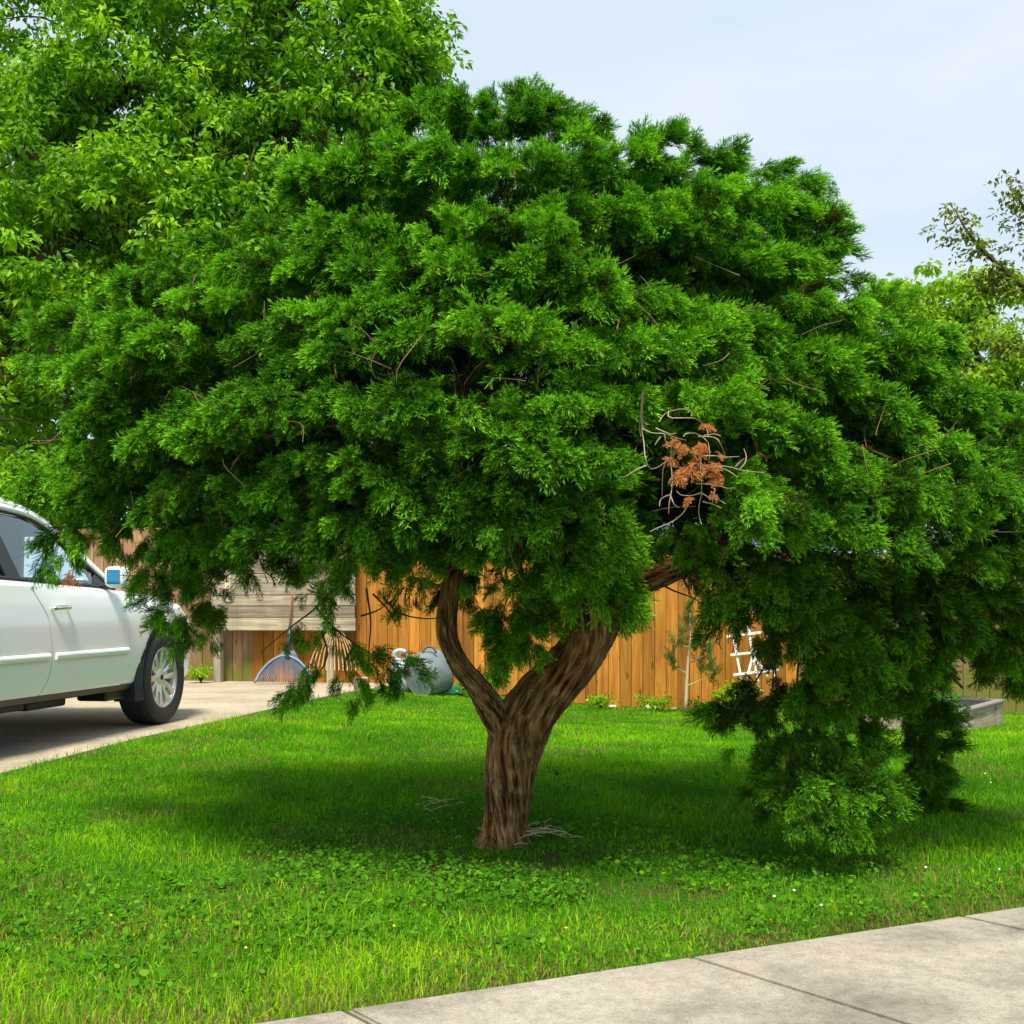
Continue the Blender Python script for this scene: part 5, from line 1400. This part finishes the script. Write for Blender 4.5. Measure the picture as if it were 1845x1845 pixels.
for rows in (((1620, 1130), (1660, 1160), (1700, 1190), (1725, 1215)), ((1640, 1190), (1690, 1200), (1730, 1225)), ((1650, 1150), (1700, 1160), (1740, 1195)), ((1640, 1120), (1650, 1230), (1660, 1340), (1668, 1430)), ((1625, 1140), (1690, 1195), (1735, 1240)), ((1650, 1200), (1645, 1290), (1650, 1380))):
    twig(*rows, r0=.016, r1=.006, Yq=4.9)
tw.build('bare_twigs', M['dark_twig'], jun, True)

# dead branch with orange needles at the hollow
def Z5(x, y): return (1080 + x / 4.6125, 700 + y / 4.6125)
db = MB()
def dtw(*pts, r0=.0019, r1=.0008, Yq=3.08):
    m = 10
    q = [P(*Z5(x, y), Yq + .05 * math.sin(x * .013 + y * .01)) for x, y in pts]
    db.tube(smooth_path(q, m), np.linspace(r0, r1, m), 5, False)
for pts in (((360, 10), (345, 180), (335, 330), (345, 400)), ((365, 20), (350, 300), (370, 450), (385, 600), (430, 670), (510, 640), (600, 560)), ((385, 640), (300, 680), (220, 730), (170, 735)), ((340, 230), (380, 290), (405, 300)),
            ((350, 330), (440, 370), (540, 375), (640, 410), (720, 430)), ((470, 330), (540, 360), (600, 380), (640, 370)), ((510, 400), (480, 440), (460, 470)), ((540, 380), (550, 440), (565, 500)),
            ((495, 275), (540, 215), (590, 190), (680, 170), (760, 185), (800, 230)), ((575, 190), (575, 240), (640, 245), (730, 245), (800, 250), (870, 300), (900, 360), (900, 400)),
            ((700, 400), (720, 375), (790, 370), (850, 400), (905, 450), (915, 540), (910, 620)), ((820, 400), (910, 400), (980, 420), (1010, 470), (1040, 540), (1050, 580)), ((870, 390), (960, 380), (1010, 395)),
            ((600, 480), (590, 600), (605, 720), (600, 850), (580, 950), (575, 1040)), ((600, 880), (540, 900), (505, 930), (500, 980)), ((595, 900), (620, 960), (660, 990)), ((605, 740), (580, 770), (570, 800)),
            ((845, 560), (840, 700), (850, 860), (830, 960), (825, 1040), (850, 1130)), ((840, 870), (760, 890), (680, 885), (640, 850)), ((850, 870), (920, 910), (1000, 930), (1050, 960)), ((860, 940), (950, 965), (1015, 995)),
            ((790, 560), (880, 650), (980, 645), (1080, 650), (1160, 675), (1260, 690), (1365, 700)), ((1000, 655), (1080, 690), (1150, 740)), ((1165, 670), (1210, 620), (1220, 560), (1200, 500)), ((1130, 650), (1180, 600), (1210, 580)),
            ((860, 560), (960, 560), (1060, 570), (1160, 565)), ((800, 790), (900, 795), (1000, 810), (1060, 830), (1130, 825)), ((960, 830), (950, 890), (935, 960)), ((740, 960), (690, 1040), (600, 1110), (480, 1160), (420, 1190))):
    dtw(*pts)
dbo = db.build('dead_branch', M['twig'], jun, True)
dn = Foliage()
for x, y, s in ((640, 470, 1), (690, 480, 1), (735, 505, .8), (790, 520, 1), (835, 485, .9), (600, 600, .8), (690, 710, 1.1), (745, 670, 1.1), (660, 745, .9), (800, 630, 1), (870, 660, .8), (940, 650, 1), (965, 710, 1), (955, 770, .8), (895, 320, .9), (740, 930, .7), (950, 880, .6), (1005, 548, .6)):
    bough(dn, P(*Z5(x, y), 3.05), (0, -.5, -.6), np.array([.016, .018, .016]) * s, 6, r, .040 * s, .5, up=(0, -.8, .6))
dn.V += [v for v in br_f.V]; dn.F += [f + dn.n for f in br_f.F]; dn.T += br_f.T
dn.build('dead_needles', M['dead_needles'], jun)

# straw and dead twigs at the trunk foot
mb = MB()
for i in range(64):
    x, y = (924 + r.normal(0, 38) + 20, 1508 + r.normal(0, 9)) if i < 54 else (775 + r.normal(0, 20), 1462 + r.normal(0, 8))
    Yq = 1760 / (y - 1105); a = r.uniform(0, math.pi); L_ = r.uniform(.04, .14)
    c = np.array([(x - 922.5) / 2000 * Yq, Yq, .02 + .02 * r.random()]); d = np.array([math.cos(a), math.sin(a) * .6, r.normal(0, .12)]) * L_ / 2
    mb.tube([c - d, c + d * .1 + [0, 0, .006], c + d], .0016, 4)
tag(mb.build('dry_straw', M['straw']), 'dry grass stalks and dead twigs lying round the juniper trunk foot', 'straw', kind='stuff')

# ------------------------------------------------------------------ small plants by the fence
def needle_plant(name, label, stem, tufts, mat, stem_mat, size, n, cat='plant'):
    root = empty(name, tuple(stem[0]), 0, label, cat)
    mb = MB(); mb.tube(smooth_path(stem, 12), np.linspace(.022, .006, 12), 8)
    for c in tufts[::2]:
        s = smooth_path(stem, 12); q = s[np.argmin(np.abs(s[:, 2] - c[2] + .06))]
        mb.tube([q, c], [.006, .003], 5, False)
    mb.build('stem', stem_mat, root, True)
    f = Foliage()
    for c in tufts:
        d = nrm((c - stem[0]) * [1, 1, .2] + [0, 0, .35]); bough(f, c, d, np.array([.07, .07, .06]), n, r, size, .5)
    f.build('needles', mat, root)
Yq = 12.5
zg = float(lawn_z(1.95, Yq))
st_ = [np.array([P(1235, 1270, Yq)[0], Yq, zg]), P(1239, 1200, Yq), P(1244, 1150, Yq), P(1243, 1100, Yq)]
tf = [P(1243 + dx, y, Yq + dy) for dx, y, dy in ((0, 1098, 0), (-6, 1118, .05), (8, 1122, 0), (-18, 1140, 0), (14, 1145, .1), (26, 1160, 0), (-24, 1160, -.1), (10, 1170, -.05), (34, 1178, 0), (-34, 1185, .05), (20, 1190, .1), (38, 1200, -.05), (-30, 1200, 0), (22, 1210, 0), (40, 1216, .05), (8, 1155, .1))]
needle_plant('pine_sapling', 'thin young pine sapling with a pale stem in front of the cedar fence', st_, tf, M['pine_leaf'], plain('pale_stem', (0.5, 0.40, 0.24), 0.8), .17, 7, 'sapling')

def leafy_plant(name, label, x, y, h, w, n, L, mat, seed, cat='shrub', group=None):
    rr = np.random.default_rng(seed); z0 = float(lawn_z(x, y))
    root = empty(name, (x, y, z0), 0, label, cat, group)
    mb = MB(); cs = []
    for k in range(7):
        a = rr.uniform(0, 2 * math.pi); e = np.array([x + math.cos(a) * w * rr.uniform(.3, 1), y + math.sin(a) * w * .6, z0 + h * rr.uniform(.6, 1)])
        mb.tube(smooth_path([(x, y, z0), ((x + e[0]) / 2, (y + e[1]) / 2, z0 + h * .5), e], 6), np.linspace(.006, .002, 6), 5, False); cs += [e, (e + [x, y, z0 + h * .4]) / 2]
    mb.build('stem', M['dark_twig'], root, True)
    V, F, T = leaf_clumps(np.array(cs), rr, n, w * .5, L, .1)
    link('foliage', arrays_to_mesh('foliage', V, F, False, {'tint': T}), mat, root)
def at(px, Yq): return ((px - 922.5) / 2000 * Yq, Yq)
leafy_plant('shrub', 'small yellow green shrub at the foot of the white trellis', *at(1325, 12.4), .36, .22, 60, .05, M['yellow_leaf'], 1)
leafy_plant('weed', 'bright green weed growing against the mossy old fence beside the car', *at(362, 14.0), .20, .13, 22, .055, M['yellow_leaf'], 2, 'weed')
leafy_plant('weed', 'green weed clump at the fence foot behind the trunk fork', *at(893, 12.9), .34, .15, 26, .05, M['elm'], 3, 'weed')
leafy_plant('weed', 'low weed clump at the fence foot left of the pine sapling', *at(1182, 12.8), .16, .2, 26, .045, M['elm'], 4, 'weed')
leafy_plant('weed', 'low weed clump at the fence foot right of the pine sapling', *at(1272, 12.6), .14, .22, 30, .045, M['weed'], 5, 'weed')
leafy_plant('weed', 'weed clump on the grass beside the green tray', *at(848, 12.9), .2, .16, 24, .05, M['elm'], 6, 'weed')
leafy_plant('weed', 'low weed clump at the fence foot below the trunk\'s right bend', *at(1085, 13.0), .14, .14, 22, .045, M['elm'], 7, 'weed')
leafy_plant('shrub', 'dark leafy plant beside the raised bed', *at(1690, 9.3), .34, .26, 50, .05, M['weed'], 8)
